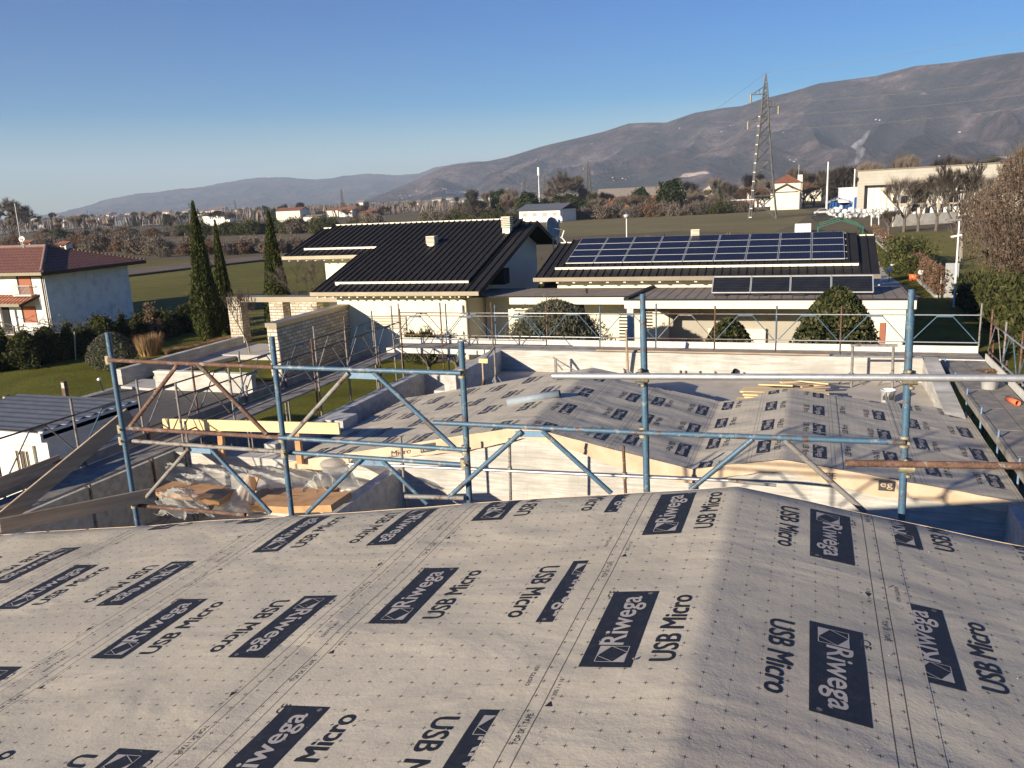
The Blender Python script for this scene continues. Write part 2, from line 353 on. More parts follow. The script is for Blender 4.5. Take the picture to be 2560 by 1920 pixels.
M_['coll'] = gen('collector_tubes', (.012,.014,.022), (.02,.022,.03), 2, rough=.25, bs=0, spec=.5)
def grass_mat(name, c1, c2, c3, sc=.12, rows=0, ang=0):
    m, nt, b = newmat(name); co = coords(nt); n = nz(nt, co, sc, 8, .65); n2 = nz(nt, co, sc*22, 5, .7)
    a = mth(nt, 'ADD', mth(nt, 'MULTIPLY', n, .6), mth(nt, 'MULTIPLY', n2, .4))
    if rows:
        co2 = coords(nt, (1,1,1), (0,0,ang)); sp = N(nt, 'ShaderNodeSeparateXYZ'); nt.links.new(co2, sp.inputs[0])
        a = mth(nt, 'ADD', mth(nt, 'MULTIPLY', a, .85), mth(nt, 'MULTIPLY', mth(nt, 'SINE', mth(nt, 'MULTIPLY', sp.outputs[0], rows)), .07))
    c = ramp(nt, a, [(.36, c1), (.5, c2), (.64, c3)])
    nt.links.new(c, b.inputs['Base Color']); b.inputs['Roughness'].default_value = .95; b.inputs['Specular IOR Level'].default_value = .1
    bump(nt, b, n2, .8, .06); return m
M_['lawn'] = grass_mat('winter_lawn', (.075,.076,.010), (.125,.122,.018), (.18,.168,.034), .35)
M_['lawn2'] = grass_mat('dry_lawn', (.125,.11,.025), (.18,.155,.042), (.24,.20,.065), .2)
M_['field'] = grass_mat('field_grass', (.115,.105,.025), (.175,.153,.04), (.235,.20,.065), .06, 3.2, R(70))
M_['field2'] = grass_mat('brown_field', (.15,.115,.07), (.19,.148,.092), (.23,.185,.115), .05, 2.4, R(75))
M_['ridgef'] = grass_mat('ploughed_green_field', (.175,.142,.066), (.225,.185,.088), (.275,.228,.115), .05, 2.0, R(-62))
M_['plain'] = grass_mat('plain_ground', (.11,.088,.05), (.155,.122,.07), (.17,.15,.07), .012)
M_['soil'] = gen('bare_soil', (.13,.095,.06), (.19,.145,.095), .3, bs=.6, bd=.1)
def hill_mat(name, tint):
    m, nt, b = newmat(name); co = coords(nt); n = nz(nt, co, .004, 10, .68); n2 = nz(nt, co, .02, 8, .7); n3 = nz(nt, co, .0016, 5, .6, 1)
    a = mth(nt, 'ADD', mth(nt, 'MULTIPLY', n, .6), mth(nt, 'MULTIPLY', n2, .4))
    c = ramp(nt, a, [(.41, (.016,.016,.018)), (.47, (.060,.040,.040)), (.53, (.11,.075,.072)), (.59, (.19,.145,.135))])
    c = mixc(nt, ramp(nt, n3, [(.5, 0), (.56, .7)]), c, (.028,.032,.034))
    rock = mth(nt, 'MULTIPLY', ramp(nt, nz(nt, co, .0035, 6, .75, 1.5), [(.66, 0), (.69, 1)]), ramp(nt, n2, [(.45, 0), (.55, 1)]))
    c = mixc(nt, mth(nt, 'MULTIPLY', rock, .7), c, (.38,.31,.26))
    nt.links.new(mixc(nt, tint, c, (.08,.07,.06)), b.inputs['Base Color']); b.inputs['Roughness'].default_value = 1; b.inputs['Specular IOR Level'].default_value = 0
    bump(nt, b, mth(nt, 'ADD', n, mth(nt, 'MULTIPLY', n2, .35)), 1., 60); return m
M_['hill'] = hill_mat('wooded_mountain', 0.); M_['hill2'] = hill_mat('far_mountain', .3)
M_['quarry'] = gen('quarry_rock', (.42,.28,.21), (.62,.50,.40), .03, bs=0)
M_['foil'] = None
def film_mat():
    m, nt, b = newmat('translucent_plastic_sheet'); co = coords(nt); c = ramp(nt, nz(nt, co, 2.5, 5), [(.3, (.50,.48,.43)), (.7, (.72,.70,.64))])
    nt.links.new(c, b.inputs['Base Color']); b.inputs['Roughness'].default_value = .2; b.inputs['Specular IOR Level'].default_value = .8
    bump(nt, b, nz(nt, co, 5, 6, .7, 1.2), .8, .03)
    t = N(nt, 'ShaderNodeBsdfTranslucent'); nt.links.new(c, t.inputs[0]); tr = N(nt, 'ShaderNodeBsdfTransparent')
    m1 = N(nt, 'ShaderNodeMixShader'); m1.inputs[0].default_value = .45; nt.links.new(b.outputs[0], m1.inputs[1]); nt.links.new(t.outputs[0], m1.inputs[2])
    m2 = N(nt, 'ShaderNodeMixShader'); m2.inputs[0].default_value = .38; nt.links.new(m1.outputs[0], m2.inputs[1]); nt.links.new(tr.outputs[0], m2.inputs[2])
    nt.links.new(m2.outputs[0], nt.nodes['Material Output'].inputs[0]); return m
M_['film'] = film_mat()

# ================================================================ GROUND
def sheet(name, pts, z, mat, kind='structure'):
    b = MB().poly([(p[0], p[1], z) for p in pts]); return struct(b, name, M_[mat])
g = MB()
g.poly([(-9000,-120,GZ-.05),(12000,-120,GZ-.05),(12000,12000,GZ-.05),(-9000,12000,GZ-.05)])
struct(g, 'ground', M_['plain'])
sheet('field_grass', [(-110,20), (-30.5,20), (-30.5,47), (8,47), (8,52), (-20,70), (-52,96), (-95,112), (-190,96), (-190,20)], GZ-.02, 'field')
def gpoly(name, pts, z, mat):
    q = [rz(k, a, b, GZ) for k, a, b in pts]; return sheet(name, q, z, mat)
# fields and strips on the plain behind the houses
gpoly('soil_strip', [('A',1080,800),('A',2212,690),('P',1150,690),('P',1150,745),('A',2212,740),('A',1085,870)], GZ-.012, 'soil')
b = MB()
for p, q in ((('A',1085,872),('A',1650,805)),(('A',1650,805),('A',2212,742)),(('A',2212,742),('P',1160,742))):
    a1, a2 = rz(*p), rz(*q); a1.z = a2.z = GZ+.10; b.bar(a1, a2, .9, .25)
struct(b, 'ditch_bank', M_['brownwood'])
gpoly('brown_field', [('O',0,520),('O',1400,545),('P',900,480),('P',1500,450),('P',1500,560),('P',0,640),('O',1400,640),('O',0,640)], GZ-.03, 'field2')
gpoly('ploughed_field', [('C',230,400),('C',700,352),('C',1500,325),('C',1900,312),('D',-20,640),('T',0,930),('T',800,900),('T',1000,960),('T',640,1200),('T',200,1350),('S',1500,700),('S',300,760),('S',0,620)], GZ-.015, 'ridgef')
gpoly('motorway_strip', [('O',0,435),('O',480,405),('O',1000,385),('O',1900,350),('O',1900,362),('O',1000,402),('O',480,432),('O',0,470)], GZ+.3, 'gravel')
# right side lawn behind the climbing fence
sheet('side_lawn', [(8.9,40),(40,40),(60,139),(9.5,139)], GZ-.01, 'lawn2')
sheet('garden_lawn_right', [(2.2,24),(8.9,24),(8.9,140),(1,140),(1,50),(2.2,47)], GZ+.004, 'lawn')
sheet('garden_path', [(3.9,75),(5.2,62),(7.2,62),(6.2,78),(7.3,125),(6.0,125)], GZ+.02, 'paving')
# left garden
gx = -30.75
sheet('garden_lawn', [(-75,10),(gx,10),(gx,31.5),(-33.2,41.3),(-33.2,47),(-110,58),(-110,10)], GZ+.004, 'lawn')
sheet('driveway', [(gx+.25,8),(-10,8),(-10,37.9),(-22.8,37.9),(-22.8,31.5),(gx+.25,29.5)], GZ+.008, 'asphalt')
sheet('gravel_edging', [(gx-.1,8),(gx+.3,8),(gx+.3,29.6),(gx-.1,29.6)], GZ+.013, 'gravel')
sheet('courtyard_lawn', [(-22.6,25.2),(-9.2,25.2),(-9.2,37.2),(-22.6,37.2)], GZ+.014, 'lawn')
sheet('gravel_strip', [(-22.6,37.2),(-9.2,37.2),(-9.2,38),(-22.6,38)], GZ+.018, 'gravel')
b = MB()
def slab(pts, z, h=.12, top='paving', name='paving_slab'):
    q = [rz(k, a, bb, z) for k, a, bb in pts]; mb = MB().prism(q, (0,0,-h)); return struct(mb, name, M_[top])
slab([('J',1100,582),('J',1570,428),('J',2085,440),('J',2085,600),('J',1620,592)], GZ+.28, .3)
slab([('J',890,680),('J',1105,598),('J',1620,603),('J',1250,692)], GZ+.22, .3)
slab([('J',690,790),('J',860,725),('J',1080,737),('J',620,895),('J',460,893)], GZ+.16, .3)
slab([('J',10,1024),('J',310,922),('J',515,932),('J',515,1064)], GZ+.12, .2)
gpoly('inner_lawn', [('J',700,880),('J',1640,600),('J',2200,605),('J',2300,900),('J',2300,950),('J',480,900)], GZ+.019, 'lawn')
# low garden walls
def wall(name, label, p, q, h, t, mat, z0=GZ, cap=None, capm=None, cat='wall'):
    p, q = Vector((p[0],p[1],z0)), Vector((q[0],q[1],z0)); r = thing(name, label, cat, p)
    d = (q-p).normalized(); n = Vector((-d.y,d.x,0))*t/2; up = Vector((0,0,h/2))
    MB().obox(p+up, q+up, n, up).build('wall_body', M_[mat], r)
    if cap:
        MB().obox(p-d*.03+Vector((0,0,h+cap/2)), q+d*.03+Vector((0,0,h+cap/2)), n*1.18, Vector((0,0,cap/2))).build('coping', M_[capm], r)
    return r
a1, a2 = rz('J',515,1070), rz('J',2300,1125)
wall('garden_wall', 'low concrete garden wall with white coping in front of the inner lawn', (a1.x,a1.y+.1), (-22.9,a1.y+.1), .82, .3, 'conc', cap=.06, capm='cream')
a3 = rz('J',0,1005); wall('garden_wall', 'long low concrete wall stepping back beside the pale paving slabs', (a3.x,a3.y), (a3.x,a3.y+9.3), .75, .35, 'conc')
# ================================================================ PRINTED ROOFING MEMBRANE
_tc = {}
def text2d(s, bold=.02):
    k = (s, bold)
    if k not in _tc:
        cu = bpy.data.curves.new('t', 'FONT'); cu.body = s; cu.offset = bold; cu.resolution_u = 3; cu.fill_mode = 'FRONT'
        o = bpy.data.objects.new('t', cu); C.objects.link(o); bpy.context.view_layer.update()
        me = bpy.data.meshes.new_from_object(o.evaluated_get(bpy.context.evaluated_depsgraph_get()))
        v = np.array([q.co[:2] for q in me.vertices]); f = [tuple(p.vertices) for p in me.polygons]
        bpy.data.objects.remove(o); bpy.data.meshes.remove(me)
        v -= v.min(0); ext = v.max(0); _tc[k] = (v/ext, f)
    return _tc[k]
def subquad(x0, x1, y0, y1, n, m):
    vs = [(x0+(x1-x0)*i/n, y0+(y1-y0)*j/m) for j in range(m+1) for i in range(n+1)]
    return vs, [(j*(n+1)+i, j*(n+1)+i+1, (j+1)*(n+1)+i+1, (j+1)*(n+1)+i) for j in range(m) for i in range(n)]
def seg(p, q, w):
    p, q = np.array(p), np.array(q); d = q-p; d = d/np.linalg.norm(d); n = np.array([-d[1], d[0]])*w/2
    return [tuple(p-n), tuple(q-n), tuple(q+n), tuple(p+n)], [(0,1,2,3)]
def emblem():                                    # one printed block in reading frame: x along the text, y up; centre of block = 0,0
    E = []                                       # (verts, faces, layer, material)
    L, H = .742, .238
    v, f = subquad(-L/2, L/2, -H/2, H/2, 12, 4); E.append((v, f, 1, 1))
    s = .135; x0, y0 = -L/2+.045, -s/2-.012
    P = [(x0,y0), (x0+s,y0), (x0+s,y0+s), (x0,y0+s)]
    D = [(x0+s*.62,y0), (x0+s,y0+s*.62), (x0+s*.38,y0+s), (x0,y0+s*.38)]
    for i in range(4): v, f = seg(P[i], P[(i+1)%4], .004); E.append((v, f, 2, 2))
    for i in range(4): v, f = seg(D[i], D[(i+1)%4], .004); E.append((v, f, 2, 2))
    E.append(([P[0], D[0], D[3]], [(0,1,2)], 2.5, 2)); E.append(([P[2], D[2], D[1]], [(0,1,2)], 2.5, 2))
    v, f = text2d('Riwega', .014); E.append(([(x0+s+.012+a*(L-s-.115), -.082+b*.152) for a, b in v], f, 2, 2))
    v, f = text2d('®', 0.); E.append(([(L/2-.038+a*.022, -.09+b*.022) for a, b in v], f, 2, 2))
    v, f = text2d('USB Micro', .0)
    for k, dx in enumerate((-.0045, 0, .0045)): E.append(([(-.31+a*.625+dx, -H/2-.18+b*.112+(.002 if k == 1 else 0)) for a, b in v], f, 1+.12*k, 1))
    return E
EMB = emblem()
def put(mb, el, up, xc, yc, surf, lim, ylim, lift=.0016):
    # el in reading frame -> world. up=+1: text runs +Y with tops to -X ; up=-1: text runs -Y with tops to +X
    for v, f, lay, m in el:
        W = [(xc - up*b, yc + up*a) for a, b in v]
        xs = [p[0] for p in W]; ys = [p[1] for p in W]
        if max(xs) < lim[0] or min(xs) > lim[1] or max(ys) < ylim[0] or min(ys) > ylim[1]: continue
        bm = bmesh.new(); vs = [bm.verts.new((p[0], p[1], 0)) for p in W]
        for ff in f:
            try: bm.faces.new([vs[i] for i in ff])
            except ValueError: pass
        def cut(co, no, clear=True):
            bmesh.ops.bisect_plane(bm, geom=bm.verts[:]+bm.edges[:]+bm.faces[:], plane_co=co, plane_no=no, clear_outer=clear)
        if min(xs) < lim[0]: cut((lim[0],0,0), (-1,0,0))
        if max(xs) > lim[1]: cut((lim[1],0,0), (1,0,0))
        if min(ys) < ylim[0]: cut((0,ylim[0],0), (0,-1,0))
        if max(ys) > ylim[1]: cut((0,ylim[1],0), (0,1,0))
        if ylim[1] < 7 and m:                        # near roof: follow the ripples
            for st, no, lo, hi in ((.045, (1,0,0), min(xs), max(xs)), (.045, (0,1,0), min(ys), max(ys))):
                t = math.ceil(lo/st)*st
                while t < hi: cut((t,0,0) if no[0] else (0,t,0), no, False); t += st
        bm.verts.index_update(); bm.faces.ensure_lookup_table()
        mb.add([(q.co.x, q.co.y, surf(q.co.x, q.co.y)+lift*lay) for q in bm.verts], [tuple(q.index for q in fc.verts) if fc.normal.z > 0 else tuple(reversed([q.index for q in fc.verts])) for fc in bm.faces], m)
        bm.free()
PER = 1.507
def sheet_prints(mb, xc, lim, ylim, yup, ydn, surf, small=True):
    k0, k1 = int((ylim[0]-12)/PER)-2, int((ylim[1]+2)/PER)+2
    for k in range(-14, 16):
        y = yup+k*PER
        if ylim[0]-.5 < y < ylim[1]+.5: put(mb, EMB, 1, xc-.49, y, surf, lim, ylim)
        y = ydn+k*PER
        if ylim[0]-.5 < y < ylim[1]+.5: put(mb, EMB, -1, xc+.485, y, surf, lim, ylim)
        if small:
            for sgn, up in ((-1, 1), (1, -1)):
                yb = (yup if sgn < 0 else ydn)+k*PER-.95
                if not ylim[0] < yb < ylim[1]: continue
                v, f = text2d('TOP SK I TAPE', 0.); put(mb, [([(a*.21, b*.026) for a, b in v], f, 1, 3)], up, xc+sgn*.712+up*.013, yb, surf, lim, ylim)
                v, f = text2d('< 30% / < 16°', 0.); put(mb, [([(a*.17, b*.02) for a, b in v], f, 1, 3)], up, xc+sgn*.655+up*.01, yb+.32, surf, lim, ylim)
                put(mb, [([(0,-.017), (.04,0), (0,.017)], [(0,1,2)], 1, 1)], up, xc+sgn*.655, yb+.27, surf, lim, ylim)
                v, f = text2d('CE', .0); put(mb, [([(a*.075, b*.045) for a, b in v], f, 1, 3)], up, xc+sgn*.61+up*.02, yb-.25, surf, lim, ylim)
                v, f = text2d('030772 #21', 0.); put(mb, [([(a*.17, b*.02) for a, b in v], f, 1, 3)], up, xc+sgn*.80+up*.01, yb+.42, surf, lim, ylim)
def nsm(x, y, s, k): return noise.noise(Vector((x*s, y*s*k, 3.3+s)))
def near(x, y):
    z = -2 - .15*(math.sqrt((x+.42)**2+.0001)-.01)
    z += .0095*nsm(x, y, .8, 1.6) + .0065*nsm(x+9, y, 1.9, 1.6) + .0016*nsm(x, y+5, 5., 2.2)
    if y > 5.35: z -= (y-5.35)**2*.5
    return z
nroof = thing('membrane_covered_roof', 'large foreground roof wrapped in beige breather membrane with black printed logos', 'roof', (-3,3,-2.6))
NY = (.6, 5.60)
def make_sheet(root, xc, lim, lo, yup, ydn, surf, ylim, rise, nx, ny, tuckR, small):
    def z(x, y):
        e = 0.
        if tuckR > 0: e = rise*max(0, min(1, 1-(x-lim[0])/.12))     # free left edge sits on its neighbour
        elif tuckR < 0: e = rise*max(0, min(1, 1-(lim[1]-x)/.12))
        else: e = rise
        return surf(x, y)+e
    a, b = lim
    if tuckR > 0: b += .04
    if tuckR < 0: a -= .04
    mb = MB()
    mb.grid(lambda u, v: (a+(b-a)*u, ylim[0]+(ylim[1]-ylim[0])*v, z(a+(b-a)*u, ylim[0]+(ylim[1]-ylim[0])*v)), nx, ny, 0, True,
            lambda u, v: (a+(b-a)*u-xc, ylim[0]+(ylim[1]-ylim[0])*v+lo))
    sheet_prints(mb, xc, lim, (ylim[0]+.01, ylim[1]-.01), yup, ydn, z, small)
    return mb.build('membrane_sheet', [M_['memb'], M_['ink'], M_['inklt'], M_['inkgrey']], root)
make_sheet(nroof, -.31, (-1.165,.545), .0, 5.095, 5.03, near, NY, .0018, 48, 130, 0, True)
make_sheet(nroof, -1.625, (-2.48,-1.165), .03, 3.995, 4.01, near, NY, .011, 36, 130, 1, True)
make_sheet(nroof, -3.26, (-4.115,-2.48), .05, 3.613, 3.63, near, NY, .011, 40, 110, 1, True)
make_sheet(nroof, -4.90, (-5.75,-4.115), .01, 4.27, 4.28, near, NY, .011, 36, 100, 1, True)
make_sheet(nroof, -6.52, (-7.35,-5.75), .0, 4.62, 4.70, near, NY, .011, 30, 80, 1, False)
make_sheet(nroof, -8.15, (-9.0,-7.35), .0, 4.1, 4.1, near, NY, .011, 20, 50, 1, False)
make_sheet(nroof, 1.065, (.545,1.92), .02, 5.48, 5.40, near, NY, .005, 36, 120, -1, True)
make_sheet(nroof, 2.44, (1.92,3.3), .02, 4.9, 5.0, near, NY, .011, 20, 60, -1, False)
# turned-down edge and gable wall
mb = MB(); mb.grid(lambda u, v: (-9+12.3*u, 5.60-.012*v, near(-9+12.3*u, 5.6)-.22*v+.004), 120, 2); mb.build('membrane_edge', M_['flap'], nroof)
mb = MB(); mb.prism([(-9,5.35,GZ),(3.2,5.35,GZ),(3.2,5.35,near(3.2,5)-.06),(-.42,5.35,-2.06),(-9,5.35,near(-9,5)-.06)], (0,.2,0)); mb.build('gable_wall', M_['conc'], nroof)
# grit scattered on the membrane
mb = MB(); rr = random.Random(3)
for i in range(1000):
    x = rr.uniform(-5.8, 1.9) if rr.random() < .45 else rr.gauss(-3.2, 1.6); y = .9+4.5*rr.random()
    if not -7 < x < 3: continue
    s = .0016*(1+rr.random()*2.0)*(2.6 if rr.random() < .03 else 1); z = near(x, y)+.006+s*.4; c = Vector((x,y,z))
    t = [c+Vector((rr.uniform(.6,1)*s*a, rr.uniform(.6,1)*s*b, rr.uniform(.4,.9)*s*e)) for a, b, e in ((1,0,0),(-1,0,0),(0,1,0),(0,-1,0),(0,0,1),(0,0,-1))]
    mb.add(t, [(0,2,4),(2,1,4),(1,3,4),(3,0,4),(2,0,5),(1,2,5),(3,1,5),(0,3,5)], 0 if rr.random() < .7 else 1)
solo(mb, 'construction_grit', [M_['soil'], M_['gravel']], (-2,3,-2.2), 'fine grit and crumbs of mortar scattered over the foreground roof', 'grit', kind='stuff')
# ---------------------------------------------------------------- upper roof (two ridges and a valley)
def zroof(x):
    if x < -1.88: return -4.36-.2*(math.sqrt((x+5.12)**2+.0006)-.025)
    if x < -.35: return -5.0+.3/1.53*(x+1.88)
    return -4.70-.135*(x+.35)
def upper(x, y):
    z = zroof(x)+.011*nsm(x, y, .8, 1.4)+.010*nsm(x+4, y, 1.9, 3.2)+.005*nsm(x, y, 4.5, 2.4)
    if -5.2 < x < -1: z += .012*math.sin(y*7+3*nsm(x, y, .6, .6))*max(0, min(1, (x+5.2)))*.6
    return z
uroof = thing('membrane_covered_roof', 'farther double-ridged roof under logo-printed membrane inside concrete parapets', 'roof', (-3,17,-5))
UY = (14.55, 19.75)
for xc, lim, yup, ydn, tk, ye in ((-.2,(-1.05,.66),16.93,16.83,0,19.9), (-1.18,(-1.8,-1.05),16.07,16.4,1,19.6), (-2.67,(-3.42,-1.8),16.9,17.02,1,19.6), (-4.19,(-4.33,-3.42),16.2,16.75,1,19.5),
        (-5.19,(-6.05,-4.33),16.4,16.3,1,20.1), (-6.24,(-7.0,-6.05),18.28,17,1,20.3), (-7.93,(-8.78,-7.0),18.13,17.93,1,20.3), (-9.62,(-10.62,-8.78),18.0,17.7,1,20.4),
        (1.02,(.66,1.785),17.2,17.26,-1,20.0), (2.64,(1.785,3.42),17.04,17.0,-1,20.3)):
    make_sheet(uroof, xc, lim, 0, yup, ydn, upper, (UY[0], ye), .008, int((lim[1]-lim[0])*14)+2, 60, tk, False)
mb = MB()
def fl(u, v):
    x = -10.6+14.02*u; d = .26+.06*math.sin(x*1.7)+.04*nsm(x, 1, 2., 1); y = 14.54-.03*v+.03*nsm(x, v*2, 3., 1)*v
    return (x, y, upper(x, 14.55)-d*v)
mb.grid(fl, 200, 6)
for xt, s, up in ((-9.0,'B',1), (-8.0,'Micro',1), (-7.3,'Riw',1), (.35,'CE',1), (1.25,'eg',1)):
    blk = s in ('Riw','B','eg'); v, f = text2d(s, 0.); w_ = .085*len(s)+.02
    z0 = upper(xt, 14.55)-.20
    P = lambda a, b, e: (xt+a, fl((xt+a+10.6)/14.02, .5)[1]-.012-e, z0+b-.2*(abs(xt+a+5.12)-abs(xt+5.12)) if xt < -2 else z0+b)
    if blk: mb.add([P(-.03,-.03,0), P(w_+.03,-.03,0), P(w_+.03,.15,0), P(-.03,.15,0)], [(0,1,2,3)], 1)
    mb.add([P(a*w_, b*.11, .004) for a, b in v], f, 2 if blk else 1)
mb.build('membrane_edge', [M_['flap'], M_['inkgrey'], M_['flap']], uroof)
mb = MB()   # right eave turned down
mb.grid(lambda u, v: (3.42+.05*v, 14.55+5.75*u, upper(3.42, 14.55+5.75*u)+.008-.25*v), 50, 2); mb.build('membrane_eave', M_['memb'], uroof)
mb = MB(); mb.prism([(-10.6,14.75,-8),(3.3,14.75,-8),(3.3,14.75,-5.33),(-.35,14.75,-4.84),(-1.88,14.75,-5.14),(-5.12,14.75,-4.52),(-10.6,14.75,-5.6)], (0,5.0,0)); mb.build('roof_structure', M_['wood'], uroof)
# ---------------------------------------------------------------- concrete shell
sh = thing('concrete_building_shell', 'unfinished board-marked concrete walls around the upper roof and terrace', 'building', (-3,14.6,GZ))
mb = MB(); mb.prism([(-14.0,14.6,GZ),(3.4,14.6,GZ),(3.4,14.6,-5.36),(-.35,14.6,-4.88),(-1.88,14.6,-5.18),(-5.12,14.6,-4.56),(-10.25,14.6,-5.62),(-10.25,14.6,-5.42),(-14.0,14.6,-5.42)], (0,.34,0)); mb.build('front_wall', M_['conc'], sh)
MB().box(-9.05,2.93,24,24.3,GZ,-4.72).build('back_wall', M_['conc'], sh)
MB().box(-9.75,-9.41,20.4,22.69,GZ,-5.2).build('lower_parapet', M_['conctop'], sh)
MB().box(-9.4,-9.05,20.36,24.3,GZ,-4.73).build('left_parapet', M_['conctop'], sh)
mb = MB(); mb.prism([(2.93,24.3,GZ),(2.93,24.3,-4.73),(2.93,20.0,-5.12),(2.93,19.3,-5.25),(2.93,19.3,GZ)], (.39,0,0)); mb.build('right_parapet', M_['conc'], sh)
MB().box(-9.05,2.93,19.2,24,-5.75,-5.38).build('terrace_floor', M_['screed'], sh)
MB().box(-8.10,-7.85,5.6,14.6,GZ,-5.4).build('dividing_wall', M_['conctop'], sh)
MB().box(-14.05,-13.7,7.0,14.6,GZ,-5.4).build('left_side_wall', M_['conctop'], sh)
MB().box(3.16,3.42,8.5,14.6,GZ,-5.24).build('right_side_wall', M_['conctop'], sh)
MB().box(-13.7,3.16,5.6,14.6,GZ,-6.75).build('floor_slab', M_['conctop'], sh)
mb = MB(); mb.box(-11.45,-11.15,14.94,23.0,-6.05,-5.2); mb.build('raised_beam', M_['conctop'], sh)
MB().box(-11.15,-9.4,22.7,23.0,-6.05,-5.2).build('raised_beam', M_['conctop'], sh)
MB().box(-11.14,-10.64,17.0,17.7,-5.9,-5.19).build('corner_block', M_['conctop'], sh)
for x, y in ((-11.3,16.2),(-11.3,19),(-11.3,22.3),(-9.9,22.85)): MB().tube((x,y,GZ), (x,y,-6.0), .04, 8).build('prop', M_['rust'], sh)
# drain pipe stubs poking out of the wall, and the board lying on the back wall
mb = MB()
for px in (1455, 1500, 1625, 1755, 1900, 2005): p = ry('G', px, 310, 23.99); mb.box(p.x-.02,p.x+.02,23.95,24.0,-5.33,-5.22)
mb.build('anchor_pin', M_['rust'], sh)
p = ry('G', 1930, 308, 23.99); mb = MB(); mb.pipe((p.x,23.9,p.z+.02), (p.x,24.0,p.z+.02), .075, .068); mb.poly([(p.x+.07*math.cos(t*.6), 23.985, p.z+.02+.07*math.sin(t*.6)) for t in range(10)], 1); mb.build('drain_pipe', [M_['black'], M_['dark']], sh)
# ================================================================ SCAFFOLDS
TR = .0245
def coupler(root, p, s=.05, ax=(1,0,0)):
    p = Vector(p); mb = MB(); a = Vector(ax); up = Vector((0,0,1))
    mb.tube(p-up*s*.9, p+up*s*.9, s*.82, 10); mb.tube(p-a*s*.95+Vector((0,-s,0)), p+a*s*.95+Vector((0,-s,0)), s*.78, 10)
    for dx, dz in ((-.9,.5),(.9,.5),(.2,-1.1),(-.2,1.15)):
        c = p+Vector((dx*s, -s*.4, dz*s)); mb.tube(c, c+Vector((0,-s*1.1,0)), s*.2, 6); mb.lathe(c+Vector((0,-s*1.1,-s*.2)), [(0,0),(s*.36,0),(s*.36,s*.35),(0,s*.35)], 6)
    mb.build('coupler', M_['clamp'], root)
nsc = thing('tube_scaffold', 'blue and rusty tube scaffold standing across the gap just behind the foreground roof', 'scaffold', (-3,6,GZ))
SY = 6.02
def T(p, y=SY): return ry(p[0], p[1], p[2], y)
def npipe(name, p, q, m, y=SY, r=TR, y2=None): 
    a, b = T(p, y), T(q, y if y2 is None else y2); MB().tube(a, b, r, 12).build(name, M_[m], nsc); return a, b
for k, (tp, bt, taper) in enumerate((((232,718),(297,1130),0), ((587,728),(629,1103),0), ((996,738),(1014,1075),0), ((1388,635),(1397,1050),1), ((1969,625),(1947,1125),1))):
    a, b = T(('d',)+tp), T(('d',)+bt); d = (b-a).normalized(); mb = MB()
    if taper: mb.tube(a, a+d*.14, .0205, 12, 0); mb.tube(a+d*.13, a+d*.20, .0205, 12, 0, .0265); a = a+d*.19; mb.tube(a, a+d*.02, .028, 12)
    mb.tube(a, b+d*1.6, TR+.001, 12); mb.build('post', M_['blue'], nsc)
def frame(pts, mats, y, plate=None, r=TR*.82):
    mb = MB()
    for (p, q), m in zip(pts, mats): mb.tube(T(p, y), T(q, y), r, 10, m)
    if plate:
        a, b = T(plate[0], y+.012), T(plate[1], y+.012); mb.bar(a, b, .006, .05, 2, up=(0,0,1))
    mb.build('guard_frame', [M_['blue'], M_['rust'], M_['ltblue'], M_['greyt']], nsc)
y1, y2 = SY-.055, SY+.055
frame([(('d',235,778),('d',590,793)), (('d',275,925),('d',603,945)), (('J',800,725),('J',140,1585)), (('J',1090,735),('L',1185,205))], [1,1,1,1], y1)
frame([(('d',592,793),('d',996,806)), (('d',603,945),('d',1010,972)), (('F',800,318),('F',300,870)), (('F',1020,318),('F',1720,970))], [0,0,3,0], y1, (('F',790,340),('F',1050,350)))
frame([(('E',1130,905),('d',610,976)), (('E',1150,1460),('E',2120,1545)), (('E',1635,970),('E',1250,1410)), (('E',1830,985),('E',2340,1530))], [3,1,3,0], y2, (('L',300,375),('L',560,390)))
frame([(('d',610,976),('d',1012,1005)), (('F',915,1060),('F',440,1530)), (('F',1095,1078),('F',1480,1450))], [0,0,0], y2, (('F',890,1090),('F',1120,1102)))
frame([(('F',1535,748),('d',1395,935)), (('F',1290,1385),('F',1800,1400)), (('G',85,825),('F',1660,1400)), (('G',265,820),('G',860,1360))], [0,3,0,0], y1, (('G',30,845),('G',300,850)))
frame([(('d',1395,935),('d',1955,956)), (('G',2080,890),('G',1540,1330)), (('H',115,1030),('H',700,1550))], [0,0,3], y1)
a, b = npipe('loose_tube', ('G',352,345), ('H',2150,590), 'zinc', y1-.03, .0245)
coupler(nsc, T(('G',1135,345), SY), .05); coupler(nsc, T(('H',1010,583), SY), .05)
npipe('loose_tube', ('H',550,1195), ('H',2200,1222), 'rust', y1-.03, .0245); coupler(nsc, T(('H',985,1210), SY), .05)
for p in (('G',1135,830),('H',975,1040),('F',225,880),('F',245,1010),('F',1780,320),('F',1810,985),('F',1800,1100),('E',1045,800),('E',1055,900),('E',1160,1450),('E',940,205)):
    c = T(p, SY); mb = MB(); mb.tube(c-Vector((0,0,.04)), c+Vector((0,0,.04)), .034, 10); mb.tube(c+Vector((.02,-.05,0)), c+Vector((.02,.05,0)), .012, 6); mb.build('wedge_pin', M_['clamp'], nsc)
